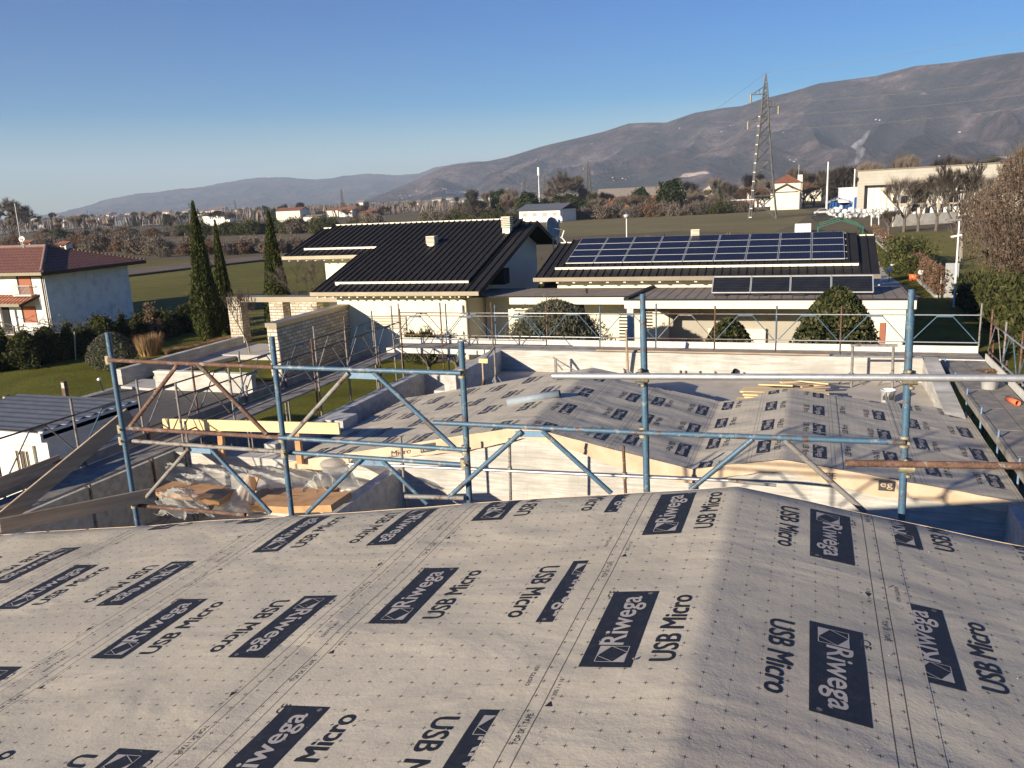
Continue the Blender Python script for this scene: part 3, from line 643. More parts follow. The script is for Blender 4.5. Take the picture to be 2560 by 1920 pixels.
# row of short posts with a silver tube, nearer the concrete front wall
isc = thing('tube_railing', 'silver tube railing on thin rusty posts in the gap before the concrete wall', 'scaffold', (-4,13,GZ))
for k, (p, q, m) in enumerate(((('F',1250,870),('F',1292,1450),'greyt'), (('F',2190,885),('F',2200,1400),'greyt'), (('G',962,950),('G',980,1330),'rust'))):
    y = 12.9; a = ry(p[0],p[1],p[2],y); b = ry(q[0],q[1],q[2],y); b = a+(b-a)*2; MB().tube(a, b, .026, 10).build('post', M_[m], isc)
    c = (ry('F',1265,1130,y), ry('F',2195,1155,y), ry('G',975,1205,y))[k]; MB().tube(c-Vector((0,0,.05)), c+Vector((0,0,.05)), .042, 8).build('coupler', M_['clamp'], isc)
MB().tube(ry('F',808,1104,12.84), ry('G',1870,1250,12.84), .025, 10).build('rail', M_['zinc'], isc)
MB().tube(ry('G',1870,1250,12.84), ry('H',60,1355,12.84), .026, 10).build('rail', M_['greyt'], isc)
# ---------------------------------------------------------------- deck scaffolds
def truss(root, p, q, top, bot, m, off=(0,0,0)):
    p, q = Vector(p)+Vector(off), Vector(q)+Vector(off); mb = MB(); L = q-p; n = 8
    A = lambda t, z: Vector((p.x+L.x*t, p.y+L.y*t, z))
    mb.tube(A(0,top), A(1,top), .0185, n); mb.tube(A(0,bot), A(1,bot), .0185, n)
    mb.tube(A(.40,top-.02), A(.03,bot), .015, 6, 1); mb.tube(A(.60,top-.02), A(.97,bot), .015, 6, 1)
    mb.bar(A(.38,top-.035), A(.62,top-.035), .008, .05, 1)
    mb.build('guard_frame', [M_[m], M_['blue' if m != 'rust' else 'greyt']], root)
def post(root, x, y, z0, z1, m='rust', r=.026):
    MB().tube((x,y,z0), (x,y,z1), r, 8).build('post', M_[m], root)
def deckpanel(root, x0, x1, y0, y1, z, m='deck'):
    mb = MB(); lx, ly = x1-x0, y1-y0
    if lx > ly:
        for k in range(2): mb.box(x0+.01, x1-.01, y0+k*ly/2+.01, y0+(k+1)*ly/2-.01, z-.05, z)
    else:
        for k in range(2): mb.box(x0+k*lx/2+.01, x0+(k+1)*lx/2-.01, y0+.01, y1-.01, z-.05, z)
    mb.build('deck_panel', M_[m], root)
rs = random.Random(5); PT, PB, DK = -3.87, -4.66, -4.95
lsc = thing('deck_scaffold', 'rusty double-row scaffold with a grey deck along the left of the building site', 'scaffold', (-13.2,16,GZ))
ys = [8.6+1.75*i for i in range(10)]
for i, y in enumerate(ys):
    for x, nm in ((-13.75,'rust'), (-12.7,'greyt')):
        if x > -13 and y < 12.5: continue
        post(lsc, x, y, GZ, PT+.30+rs.uniform(-.05,.1), rs.choice(['rust','greyt','greyt','greyt']))
        if rs.random() < .6: post(lsc, x+.07, y+.05, GZ, PB+.1+rs.uniform(-.2,.2), rs.choice(['greyt','rust']))
    if i < 9:
        yn = y+1.75; truss(lsc, (-13.70,y,0), (-13.70,yn,0), PT, PB, rs.choice(['rust','greyt','rust']))
        if y > 12.4: truss(lsc, (-12.75,y,0), (-12.75,yn,0), PT-.05, PB-.05, rs.choice(['greyt','rust']))
        deckpanel(lsc, -13.68, -12.76, y, yn, DK)
        if y > 11: MB().tube((-12.7,y,-6.9), (-12.7,yn,-6.0), .02, 6).build('brace', M_['greyt'], lsc)
        MB().box(-13.74,-13.71,y,yn,DK,DK+.2).build('toe_board', M_['deck'], lsc)
fsc = thing('deck_scaffold', 'far scaffold with trussed guard rails running in front of the flat-roofed building', 'scaffold', (-4,25.7,GZ))
xs = [-13.7+1.83*i for i in range(11)]
for i, x in enumerate(xs):
    post(fsc, x, 26.2, GZ, PT+.25+rs.uniform(-.03,.08), rs.choice(['rust','greyt','blue','greyt']))
    if i < 3: post(fsc, x+.3, 25.1, GZ, PT+.35+rs.uniform(-.03,.2), rs.choice(['rust','greyt']))
    if i < 10:
        truss(fsc, (x,26.15,0), (x+1.83,26.15,0), PT, PB, ['rust','greyt','zinc','zinc','greyt','rust','greyt','zinc','zinc','zinc'][i])
        if i < 3: truss(fsc, (x+.3,25.05,0), (x+2.13,25.05,0), PT+.06, PB+.06, 'greyt')
        deckpanel(fsc, x, x+1.83, 25.08, 26.1, DK)
        MB().box(x+.02,x+1.81,26.1,26.14,DK,DK+.2).build('toe_board', M_['toe'], fsc)
        MB().box(x+.02,x+1.81,25.05,25.08,DK-.15,DK+.02).build('edge_beam', M_['toe'], fsc)
rsc = thing('deck_scaffold', 'weathered scaffold deck and guard rails running toward the viewer on the far right', 'scaffold', (4,20,GZ))
yr = [25.02-1.75*i for i in range(11)]
for i, y in enumerate(yr):
    post(rsc, 4.66, y, GZ, PT+.28+rs.uniform(-.05,.1), rs.choice(['rust','rust','greyt']))
    post(rsc, 4.72, y-.12, GZ, PB+rs.uniform(0,.3), rs.choice(['greyt','rust']))
    post(rsc, 3.52, y-.6, GZ, DK+.16, 'ltblue', .02)
    if i < 10:
        truss(rsc, (4.62,y,0), (4.62,y-1.75,0), PT, PB, rs.choice(['rust','zinc','greyt']))
        deckpanel(rsc, 3.58, 4.56, y-1.75, y, DK); MB().box(4.57,4.60,y-1.75,y,DK,DK+.2).build('toe_board', M_['toe'], rsc)
        MB().box(3.50,3.575,y-1.75,y,DK-.14,DK+.015).build('edge_beam', M_['deck'], rsc)
# ================================================================ SITE OBJECTS
def plank(p, q, w, t, mat, label, group=None, up=(0,0,1), name='timber_plank'):
    c = (Vector(p)+Vector(q))/2; mb = MB().bar(p, q, w, t, up=up); return solo(mb, name, M_[mat], c, label, 'plank', group)
a, b = ry('L',40,85,14.35), ry('L',1985,138,14.35); plank(a, b, .05, .24, 'ply', 'long fresh yellow board on edge over the left end of the concrete wall', up=(0,0,1), name='formwork_board')
for p, q, lb in ((('L',668,150),('L',680,345),'short weathered wooden post under the middle of the long yellow board'), (('L',1520,180),('L',1540,395),'orange wooden post under the right half of the long yellow board')):
    a, b = ry(p[0],p[1],p[2],14.45), ry(q[0],q[1],q[2],14.45); b.z = -5.42
    solo(MB().bar(a, b, .13, .09, up=(0,1,0)), 'wooden_post', M_['beam'], b, lb, 'post')
a, b = ry('Q',1350,310,6.55), ry('Q',-90,1500,5.2); plank(a, b, .03, .15, 'wood', 'long grey plank slanting down from the leftmost blue scaffold post to the left edge', name='timber_plank')
a, b = ry('Q',1610,1140,6.15), ry('Q',0,1470,5.0); plank(a, b, .03, .13, 'wood', 'grey plank on edge crossing in front of the foot of the leftmost blue post')
a, b = ry('Q',620,800,11.6), ry('Q',-80,1075,10.0); plank(a, b, .04, .26, 'wood', 'brown toe plank on the left scaffold beside the white shed')
p = ry('C',1010,-130+0,23.7); a, b = ry('C',987,1330,23.6), ry('G',1000,306,23.85); solo(MB().bar(a, b, .05, .11, up=(0,1,0)), 'wooden_stud', M_['wood'], b, 'single wooden stud leaning upright against the terrace back wall', 'post')
plank((-6,24.15,-4.68), (.6,24.12,-4.68), .2, .04, 'wood', 'long flat board lying on top of the terrace back wall', up=(0,0,1))
# acrow tripods on the terrace
def prop(x, y, top, label, head):
    r = thing('tripod_prop', label, 'prop stand', (x,y,-5.38), 'tripod props on the terrace')
    MB().tube((x,y,-5.3), (x,y,top), .03, 8).build('prop_tube', M_['wood' if head else 'greyt'], r)
    for k in range(3):
        t = k*2.1+.5; MB().tube((x,y,-4.93), (x+.33*math.cos(t),y+.33*math.sin(t),-5.375), .018, 6).build('leg', M_['rust' if head else 'zinc'], r)
    MB().lathe((x,y,-4.97), [(.03,0),(.05,0),(.05,.09),(.03,.09)], 8).build('collar', M_['rust'], r)
    if head: MB().bar((x-.1,y,top), (x+.14,y+.05,top-.02), .12, .12).build('head_block', M_['ply'], r)
q = ry('M',1425,600,20.6); prop(q.x, 20.6, -4.35, 'tripod prop with a pale wooden block on its head by the left parapet', True)
q2 = ry('M',1595,560,21.4); prop(q2.x, 21.4, -4.15, 'grey tripod prop carrying a dark bar, right of the one with a wooden head', False)
solo(MB().bar((q.x,20.6,-4.4), (q2.x,21.4,-4.12), .06, .05), 'steel_bar', M_['greyt'], (q.x,20.6,-4.4), 'dark bar resting across the two tripod props', 'bar')
tr = thing('work_trestle', 'tall two-post trestle with two crossbars near the right end of the back wall', 'trestle', (1.7,23.3,-5.38))
a, b = ry('H',607,345,23.2), ry('H',897,345,23.2); a2, b2 = ry('H',597,628,23.2), ry('H',890,634,23.2); a2.z = b2.z = -5.37
for p, q in ((a,a2),(b,b2)):
    MB().tube(p, q, .035, 8).build('post', M_['greyt'], tr)
    for dx in (-.3,.3): MB().tube((p.x,23.22,-4.95), (p.x+dx,23.5,-5.37), .018, 6).build('leg', M_['greyt'], tr)
MB().bar(a+Vector((-.05,0,-.03)), b+Vector((.1,0,-.03)), .07, .06).build('crossbar', M_['greyt'], tr); MB().bar(a+Vector((0,0,-.33)), b+Vector((0,0,-.33)), .05, .05).build('crossbar', M_['greyt'], tr)
pr = thing('small_prop_frame', 'low grey handrail frame standing at the back end of the upper roof ridge', 'frame', (-6.2,21.5,-5.38))
a, b, c, d = ry('G',355,185,21.5), ry('G',545,300,21.5), ry('G',375,195,21.5), ry('G',390,240,21.5)
MB().tube(a, b, .02, 8).build('rail', M_['greyt'], pr); MB().bar(c, Vector((c.x,21.5,-5.37)), .07, .05, up=(0,1,0)).build('post', M_['greyt'], pr); MB().tube(d, b+Vector((-.35,0,0)), .02, 8).build('rail', M_['greyt'], pr)
# plank stack and offcuts
rr = random.Random(11); x0 = ry('G',1960,500,20.9).x; x1 = ry('H',395,660,20.9).x
for k in range(5):
    for j in range(3):
        y = 20.75+j*.32+rr.uniform(-.04,.04); a = (x0+rr.uniform(-.1,.15), y, -5.33+k*.065); b = (x1+rr.uniform(-.25,.15), y+rr.uniform(-.05,.05), -5.33+k*.065)
        if j == 0 or k == 4: plank(a, b, .26, .035, 'ply', 'one of the pale boards in the neat stack on the terrace', 'stacked boards on the terrace')
for k in range(16):
    c = Vector((rr.uniform(x0+.5, x1-.1), rr.uniform(21.9,22.6), -5.33+.02*k)); t = rr.uniform(-.5,.5); L = rr.uniform(.25,.6); d = Vector((math.cos(t),math.sin(t),rr.uniform(-.05,.05)))*L
    plank(c-d, c+d, rr.uniform(.07,.16), .03, rr.choice(['ply','wood','ply']), 'one of the loose offcuts heaped behind the neat board stack', 'loose wood offcuts')
# paint bucket
def bucket(c, r, h, name, label, mat, rim=True):
    t = thing(name, label, 'bucket', c); MB().lathe(c, [(0,0),(r*.86,0),(r,h),(r*1.04,h),(r*1.04,h+.015),(r*.97,h+.015),(r*.84,.02),(0,.02)], 20).build('tub', M_[mat], t)
    if rim:
        mb = MB(); 
        for k in range(10): a1, a2 = math.pi*k/10, math.pi*(k+1)/10; mb.tube(Vector(c)+Vector((r*1.05*math.cos(a1), -r*.3*math.sin(a1), h-.02-.07*math.sin(a1))), Vector(c)+Vector((r*1.05*math.cos(a2), -r*.3*math.sin(a2), h-.02-.07*math.sin(a2))), .005, 5)
        mb.build('handle', M_['zinc'], t)
    return t
c = ry('H',855,765,21.7); bk = bucket(Vector((c.x,21.7,-5.375)), .17, .30, 'paint_bucket', 'white paint bucket with a dark splashed label standing on the terrace', 'whitep')
mb = MB()
for k in range(8):
    t0 = -2.4+.21*k; hh = .10+.05*((k*7)%3); mb.add([(c.x+.168*math.cos(t), 21.7+.168*math.sin(t), z) for t, z in ((t0,-5.30),(t0+.13,-5.30),(t0+.15,-5.30+hh),(t0+.02,-5.29+hh))], [(0,1,2,3)])
mb.build('bucket_label', M_['black'], bk)
c = rz('N',735,385,DK); bucket(Vector((c.x,c.y,DK+.003)), .19, .20, 'white_tub', 'white spattered tub standing on the right scaffold deck', 'whitep', False)
a, b = rz('N',895,470,DK+.06), rz('N',985,512,DK+.06)
solo(MB().pipe(a, b, .062, .055), 'orange_pipe', M_['orange'], a, 'short orange plastic pipe lying on the right scaffold deck', 'pipe')
p1, p2 = ry('M',1770,1030,16.9), ry('G',408,505,16.9)
mb = MB().pipe((p1.x,16.9,p1.z), (p2.x,16.95,p2.z), .092, .084, 28); solo(mb, 'plastic_pipe', M_['pvcgrey'], p1, 'grey plastic pipe lying across the left ridge of the upper roof', 'pipe')
# leaves heap on right deck
mb = MB(); c0 = rz('N',770,245,DK)
for k in range(240):
    p = c0+Vector((rr.gauss(0,.16), rr.gauss(0,.10), .01+.06*rr.random())); s = .03; d = Vector((rr.uniform(-1,1),rr.uniform(-1,1),rr.uniform(-.4,.6))).normalized()*s; e = d.orthogonal().normalized()*s*.6
    mb.add([p-d, p+e, p+d, p-e], [(0,1,2,3)])
solo(mb, 'leaf_heap', M_['redtwig'], c0, 'small heap of dry red leaves beside the white tub', 'leaves', kind='stuff')
# ---------------------------------------------------------------- plastic sheeting and beams in the left void
for k, (p, q, wdt, lb) in enumerate(((('L',-60,800),('L',640,860),.36,'long larch beam half under the plastic at the left of the void'), (('L',480,890),('L',760,900),.3,'squared larch beam end poking out below the plastic sheet'),
     (('L',1060,880),('L',1900,880),.30,'larch beam crossing behind the second blue post'), (('L',1100,960),('L',1560,985),.3,'dark lower beam in the stack behind the second blue post'), (('L',1540,960),('L',2010,945),.42,'short bright larch beam beside the sloping concrete wall'))):
    y = (12.4,11.8,12.4,11.8,11.6)[k]; a, b = ry(p[0],p[1],p[2],y), ry(q[0],q[1],q[2],y); c = (a+b)/2
    solo(MB().bar(a, b, wdt+.25, .12), 'larch_beam', M_['beam'], c, lb, 'beam')
def cloth(name, label, quad, y0, y1, bulge, seed, n=70, fold=.12):
    # quad: four picture corners bl, br, tr, tl ; near edge depth y0, far edge depth y1
    P = [ry(q[0],q[1],q[2],y0 if i < 2 else y1) for i, q in enumerate(quad)]; c = sum(P, Vector())/4; mb = MB()
    def fn(u, v):
        p = P[0]*(1-u)*(1-v)+P[1]*u*(1-v)+P[2]*u*v+P[3]*(1-u)*v
        k = math.sin(math.pi*u)*math.sin(math.pi*v)
        r1 = noise.noise(Vector((u*3+seed, v*2, 1)))*.5; r2 = (1-abs(noise.noise(Vector((u*3.5+v*3+seed, v*1.4-u*1.5, 4)))))**5*.6; r3 = (1-abs(noise.noise(Vector((u*7-v*5, v*2.5+seed, 2)))))**7*.35
        return p+Vector((fold*.5*noise.noise(Vector((u*4,v*4,seed))), -fold*r2, bulge*k+fold*(r1*.8+r2*1.1+r3*.5)))
    mb.grid(fn, n, n); return solo(mb, name, M_['film'], c, label, 'plastic sheet')
cloth('plastic_sheet', 'long grey translucent plastic sheet lying along the foot of the concrete wall', [('L',20,760),('L',1580,870),('L',1800,650),('L',120,560)], 12.6, 14.3, .10, 1, 110, .20)
cloth('plastic_sheet', 'crumpled plastic sheet piled near the void\'s left end behind the rail', [('L',-40,1140),('L',620,1130),('L',420,860),('L',60,880)], 10.6, 11.7, .16, 5, 80, .24)
cloth('plastic_sheet', 'plastic sheet draped down over the larch beams at the right of the void', [('L',1570,880),('L',1960,900),('L',2060,720),('L',1690,700)], 12.5, 13.4, .16, 9, 60, .2)
mb = MB(); ap = ry('L',990,622,12.1)    # tent-like peak hanging from a stake
base = [ry('L',a,b,y+3) for a, b, y in ((560,1060,8.6),(700,1085,8.4),(840,1090,8.35),(960,1090,8.4),(1075,1070,8.6),(1060,870,9.3),(900,760,9.4),(720,820,9.2))]
def tent(u, v):
    t = u*len(base); i = int(t) % len(base); f = t-int(t); p = base[i]*(1-f)+base[(i+1) % len(base)]*f
    q = p*(1-v)+(ap+Vector((.05*math.cos(u*6.28), .05*math.sin(u*6.28), 0)))*v; k = math.sin(math.pi*v)
    q += (Vector((ap.x,ap.y,q.z))-q)*(.28*k+.08*k*math.sin(u*44)); return q
mb.grid(tent, 64, 16); solo(mb, 'plastic_sheet', M_['film'], ap, 'plastic sheet pulled up into a pointed tent over an orange board', 'plastic sheet')
solo(MB().bar(ry('L',900,1090,11.8), ap+Vector((0,.05,-.1)), .3, .03, up=(0,1,0)), 'stake_board', M_['beam'], ap, 'orange board standing upright inside the pointed plastic sheet', 'board')
c = ry('L',1990,560,13.6); mb = MB()
mb.grid(lambda u, v: (ry('L',1905,520,13.9)*(1-v)+ry('L',2060,800,12.9)*v)+Vector((.25*math.cos(u*6.283), .25*math.sin(u*6.283), .1*math.sin(u*9)*v+.03*noise.noise(Vector((u*6,v*5,2))))), 30, 18)
mb.lathe(ry('L',1905,520,13.9)+Vector((0,0,-.03)), [(.27,0),(.22,.07),(.1,.11),(0,.12)], 16)
solo(mb, 'wrapped_roll', M_['film'], c, 'upright roll wrapped in grey plastic leaning at the top of the sloping wall', 'roll')
# ================================================================ VEGETATION BUILDERS
def leafcloud(mb, rng, n, pos, size, up=.0, m=0, slim=.5, outward=None):
    for _ in range(n):
        p = Vector(pos()); d = Vector((rng.gauss(0,1), rng.gauss(0,1), rng.gauss(0,1)+up)).normalized()
        e = d.cross(Vector((rng.gauss(0,1), rng.gauss(0,1), rng.gauss(0,1)))).normalized(); s = size*rng.uniform(.6,1.4)
        mb.add([p-d*s, p+e*s*slim, p+d*s, p-e*s*slim], [(0,1,2,3)], m)
def bushmesh(seed, rx_, ry_, h, n, size, lump=.42, up=.3, slim=.5, core=True, shape='dome'):
    rng = random.Random(seed); mb = MB(); ph = [rng.uniform(0, 9) for _ in range(3)]
    def rad(t, z): return 1+lump*noise.noise(Vector((math.cos(t)*2+ph[0], math.sin(t)*2+ph[1], z*2.4+ph[2])))*1.6
    def prof(z):
        if shape == 'dome': return (max(0, 1-max(0, (z-.15)/.88)**2.6))**.6*(.9+.1*min(1, z/.25))
        if shape == 'cone': return max(.04, (1-z)**.8)*(.75+.25*min(1, z/.1))
        if shape == 'col': return max(.03, min(1, (1-z)*1.25))**.85*(.7+.3*min(1, z/.12)) if z < 1 else .03
        return 1.
    if core:
        mb.grid(lambda u, v: (rx_*.72*prof(v*.96)*rad(u*6.283, v*.96)*math.cos(u*6.283), ry_*.72*prof(v*.96)*rad(u*6.283, v*.96)*math.sin(u*6.283), h*v*.95), 18, 12, 1)
    def pos():
        while True:
            t = rng.uniform(0, 6.283); z = rng.random()**.8; r = prof(z)
            if rng.random() < r+.12: break
        k = (.70+.36*rng.random()**.8)*rad(t, z)*r+.02; zz = z
        if rng.random() < .55 and z > .55 and shape == 'dome': k = math.sqrt(rng.random())*.97; zz = (.15+.88*(1-k**1.667)**.385)*(.97+.05*rng.random())
        return (rx_*k*math.cos(t), ry_*k*math.sin(t), h*zz)
    leafcloud(mb, rng, n, pos, size, up, 0, slim)
    if lump > .3:
        for _ in range(46):
            c = Vector(pos()); k = size*2.2; leafcloud(mb, rng, 16, lambda: (c.x*1.06+rng.gauss(0,k*.5), c.y*1.06+rng.gauss(0,k*.5), c.z+abs(rng.gauss(0,k*.9))), size, up+.8, 0, slim*.8)
    return mb
def branch(mb, rng, p, d, L, r, lev, tw, spread, upb, minr=.012, segs=3, twn=5, twl=.5, tww=.02, tm=1, kids=(2,3)):
    q = p
    for i in range(segs):
        d = (d+Vector((rng.gauss(0,.10), rng.gauss(0,.10), rng.gauss(0,.05)+upb*.12))).normalized(); n = q+d*L/segs
        r0, r1 = r*(1-.45*i/segs), r*(1-.45*(i+1)/segs)
        mb.tube(q, n, r0, 6 if r > .08 else 4 if r > .03 else 3, 0, r1, False); q = n
        if lev <= 2 and i >= 0:
            for _ in range(twn):
                t = (d+Vector((rng.gauss(0,spread), rng.gauss(0,spread), rng.gauss(0,spread*.6)+upb*.5))).normalized(); l = twl*rng.uniform(.5,1.3); a = q-d*L/segs*rng.random(); e = t.orthogonal().normalized()*tww
                mid = a+t*l*.5+Vector((rng.gauss(0,.04),rng.gauss(0,.04),.05))*l
                mb.add([a-e, a+e, mid], [(0,1,2)], tm); b2 = (t+Vector((rng.gauss(0,.4),rng.gauss(0,.4),.3+upb*.4))).normalized()
                mb.add([mid-e*.7, mid+e*.7, mid+b2*l*.7], [(0,1,2)], tm); b3 = (t+Vector((rng.gauss(0,.4),rng.gauss(0,.4),.3+upb*.4))).normalized()
                mb.add([a-e*.7, a+e*.7, mid+b3*l*.5], [(0,1,2)], tm)
    if lev > 0:
        for _ in range(rng.randint(*kids)):
            t = (d+Vector((rng.gauss(0,spread), rng.gauss(0,spread), rng.gauss(0,spread*.5)+upb*.35))).normalized()
            branch(mb, rng, q, t, L*rng.uniform(.62,.82), max(minr, r*.58), lev-1, tw, spread, upb, minr, segs, twn, twl, tww, tm, kids)
def bare_tree(seed, h, spread=.5, upb=.5, lev=4, tr=.16, th=.28, twn=5, tww=.03, lean=0, kids=(2,3), limbs=4, twl=None):
    rng = random.Random(seed); t = MB(); c = MB(); p = Vector((0,0,-.1)); top = Vector((rng.gauss(0,.1)+lean, rng.gauss(0,.1), h*th))
    t.tube(p, top*.5+Vector((.04,0,0)), tr*1.15, 8, 0, tr, False); t.tube(top*.5+Vector((.04,0,0)), top, tr, 8, 0, tr*.85, False)
    for i in range(limbs):
        a = 6.283*i/limbs+rng.uniform(-.4,.4); d = Vector((math.cos(a)*spread*1.3, math.sin(a)*spread*1.3, 1)).normalized()
        branch(c, rng, top-Vector((0,0,h*th*.12*rng.random())), d, h*.27, tr*.55, lev, 0, spread, upb, max(.012, tr*.06), 3, twn, twl or h*.055, tww, 1, kids)
    return t, c
def place(name, label, cat, loc, parts, group=None, scale=1, rot=0, kind=None):
    r = thing(name, label, cat, loc, group)
    r.scale = (scale,)*3 if isinstance(scale, (int, float)) else scale; r.rotation_euler = (0,0,rot)
    for nm, mesh in parts:
        o = bpy.data.objects.new(nm, mesh); C.objects.link(o); o.parent = r
    return r
def bush(name, label, loc, mesh, scale=1, rot=0, group=None, cat='bush'):
    o = bpy.data.objects.new(name, mesh); C.objects.link(o); o.location = loc; o.scale = (scale,)*3 if isinstance(scale, (int, float)) else scale; o.rotation_euler = (0,0,rot)
    return tag(o, label, cat, group)
# ================================================================ HOUSES
def hz_roof(root, x0, x1, y0, y1, z0, s, name='roof', th=.14, mat='metal_roof', rib=.36, ridgecap=False, lift=0, thick=True):
    """standing-seam slope rising with y"""
    Zf = lambda y: z0+s*(y-y0)+lift
    mb = MB(); mb.prism([(x0,y0,Zf(y0)),(x0,y1,Zf(y1)),(x0,y1,Zf(y1)-th),(x0,y0,Zf(y0)-th)], (x1-x0,0,0))
    nr = int((x1-x0)/rib); 
    for i in range(nr+1):
        x = x0+(x1-x0)*i/nr; mb.obox((x,y0+.02,Zf(y0)+.03), (x,y1,Zf(y1)+.03), Vector((.016,0,0)), Vector((0,0,.032)))
    return mb.build(name, M_[mat], root)
mh = thing('villa', 'cream villa with a large black standing-seam roof and two chimneys', 'house', (-20,38,GZ))
S = .304; E0 = -4.47; zr_ = lambda y: E0+S*(y-37.1)
rf = hz_roof(mh, -24.35, -15.0, 37.1, 46.75, E0, S)
hz_roof(mh, -29.35, -24.36, 42.12, 46.75, zr_(42.12), S)
hz_roof(mh, -23.52, -15.92, 38.12, 46.9, zr_(38.12), S, 'raised_roof', .11, lift=.13)
hz_roof(mh, -28.5, -23.53, 43.08, 46.9, zr_(43.08), S, 'raised_roof', .11, lift=.13)
MB().obox((-23.52,38.10,zr_(38.1)+.085), (-15.92,38.10,zr_(38.1)+.085), Vector((0,.02,0)), Vector((0,0,.055))).build('roof_edge_strip', M_['snow'], mh)
MB().obox((-28.5,43.05,zr_(43.05)+.085), (-23.53,43.05,zr_(43.05)+.085), Vector((0,.02,0)), Vector((0,0,.055))).build('roof_edge_strip', M_['snow'], mh)
mb = MB(); mb.box(-28.5,-16.9,46.85,47.0,zr_(46.9)+.12,zr_(46.9)+.19); mb.box(-29.3,-28.5,46.7,46.85,zr_(46.75)+.0,zr_(46.75)+.07); mb.box(-16.9,-15.05,46.7,46.85,zr_(46.75)+.0,zr_(46.75)+.07); mb.build('ridge_flashing', M_['snow'], mh)
mb = MB(); mb.prism([(-29.35,46.8,zr_(46.75)+.02),(-29.35,50.4,-2.96),(-29.35,50.4,-3.1),(-29.35,46.8,zr_(46.75)-.14)], (14.35,0,0)); mb.build('rear_roof', M_['metal_roof'], mh)
for x0, x1, y in ((-24.4,-14.97,37.1),(-29.4,-24.33,42.12)):
    MB().box(x0,x1,y-.13,y-.005,zr_(y)-.16,zr_(y)+.035).build('gutter', M_['gutter'], mh)
MB().prism([(-15.0,37.1,E0+.06),(-15.0,46.7,zr_(46.7)+.06),(-15.0,50.4,-2.9),(-15.0,50.4,-3.14),(-15.0,46.7,zr_(46.7)-.2),(-15.0,37.1,E0-.2)], (.05,0,0)).build('barge_board', M_['metal_roof'], mh)
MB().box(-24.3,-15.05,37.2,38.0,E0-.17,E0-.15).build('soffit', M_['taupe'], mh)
for i in range(19): x = -24.1+i*.47; MB().box(x,x+.09,37.12,38.0,E0-.27,E0-.17).build('rafter_tail', M_['cream'], mh)
for i in range(8): x = -29.1+i*.6; MB().box(x,x+.09,42.2,43.0,zr_(42.12)-.27,zr_(42.12)-.17).build('rafter_tail', M_['cream'], mh)
mb = MB(); mb.box(-23.2,-15.97,38,38.25,GZ,-4.5); mb.box(-27.13,-23.2,43,43.25,GZ,-3.1); mb.box(-23.45,-23.2,38,43.0,GZ,-4.1); mb.box(-27.13,-26.9,43.25,49.4,GZ,-3.2)
mb.prism([(-16.2,38.25,GZ),(-16.2,49.4,GZ),(-16.2,49.4,-2.95),(-16.2,46.7,-1.95),(-16.2,38.25,-4.4)], (.23,0,0)); mb.build('wall', M_['cream'], mh)
def chimney(root, x, y, z, w_, h, label=None):
    mb = MB().box(x-w_*.42, x+w_*.42, y-w_*.42, y+w_*.42, z-.6, z+h*.42); o = mb.build('chimney', M_['cream'], root)
    mb = MB().box(x-w_*.3, x+w_*.3, y-w_*.3, y+w_*.3, z+h*.42, z+h*.95); mb.build('chimney_flue', M_['dark'], o)
    mb = MB()
    for k in range(6): zz = z+h*(.45+.1*k); mb.box(x-w_*.5, x+w_*.5, y-w_*.5, y+w_*.5, zz, zz+h*.055)
    mb.build('chimney_louvres', M_['cream'], o)
chimney(mh, -20.1, 43.1, -2.75, .52, .72); chimney(mh, -16.15, 44.75, -2.2, .52, 1.05)
# window with slats, downpipes, lamp box
def window(root, x0, x1, z0, z1, y, pane='glass', frame='cream', slats=0, name='window'):
    f = MB(); t = .06; f.box(x0-t,x1+t,y-.05,y+.02,z1,z1+t); f.box(x0-t,x1+t,y-.07,y+.02,z0-t,z0); f.box(x0-t,x0,y-.05,y+.02,z0,z1); f.box(x1,x1+t,y-.05,y+.02,z0,z1)
    o = f.build(name, M_[frame], root); MB().box(x0,x1,y-.02,y+.01,z0,z1).build('pane', M_[pane], o)
    if slats:
        mb = MB()
        for k in range(slats): z = z0+(z1-z0)*(k+.5)/slats; mb.box(x0-.05,x1+.05,y-.09,y-.03,z-.025,z+.025)
        mb.build('slats', M_['cream'], o)
    return o
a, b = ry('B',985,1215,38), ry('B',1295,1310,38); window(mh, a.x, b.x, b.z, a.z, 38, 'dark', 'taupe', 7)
a = ry('B',1815,1075,37.9); mb = MB(); mb.tube((a.x,37.9,GZ), (a.x,37.9,-4.95), .05, 8); mb.tube((a.x,37.9,-4.95), (a.x-.25,37.15,-4.7), .05, 8); mb.build('downpipe', M_['gutter'], mh)
a = ry('B',1080*.0+437,760,42.9); MB().tube((a.x+.25,42.4,zr_(42.2)-.3), (a.x-.15,42.95,zr_(42.2)-.5), .045, 8).build('downpipe', M_['gutter'], mh)
a = ry('B',1768,1150,37.95); MB().box(a.x-.12,a.x+.12,37.85,38,a.z-.2,a.z+.2).build('alarm_box', M_['white'], mh)
a = rx('B',2100,870,-15.96); mb = MB(); mb.lathe((0,0,0), [(0,0),(.3,0),(.3,.05),(0,.05)], 16); mb.v = [(-15.97+z, a.y+x, a.z+y) for x, y, z in mb.v]; mb.build('gable_vent', M_['taupe'], mh)
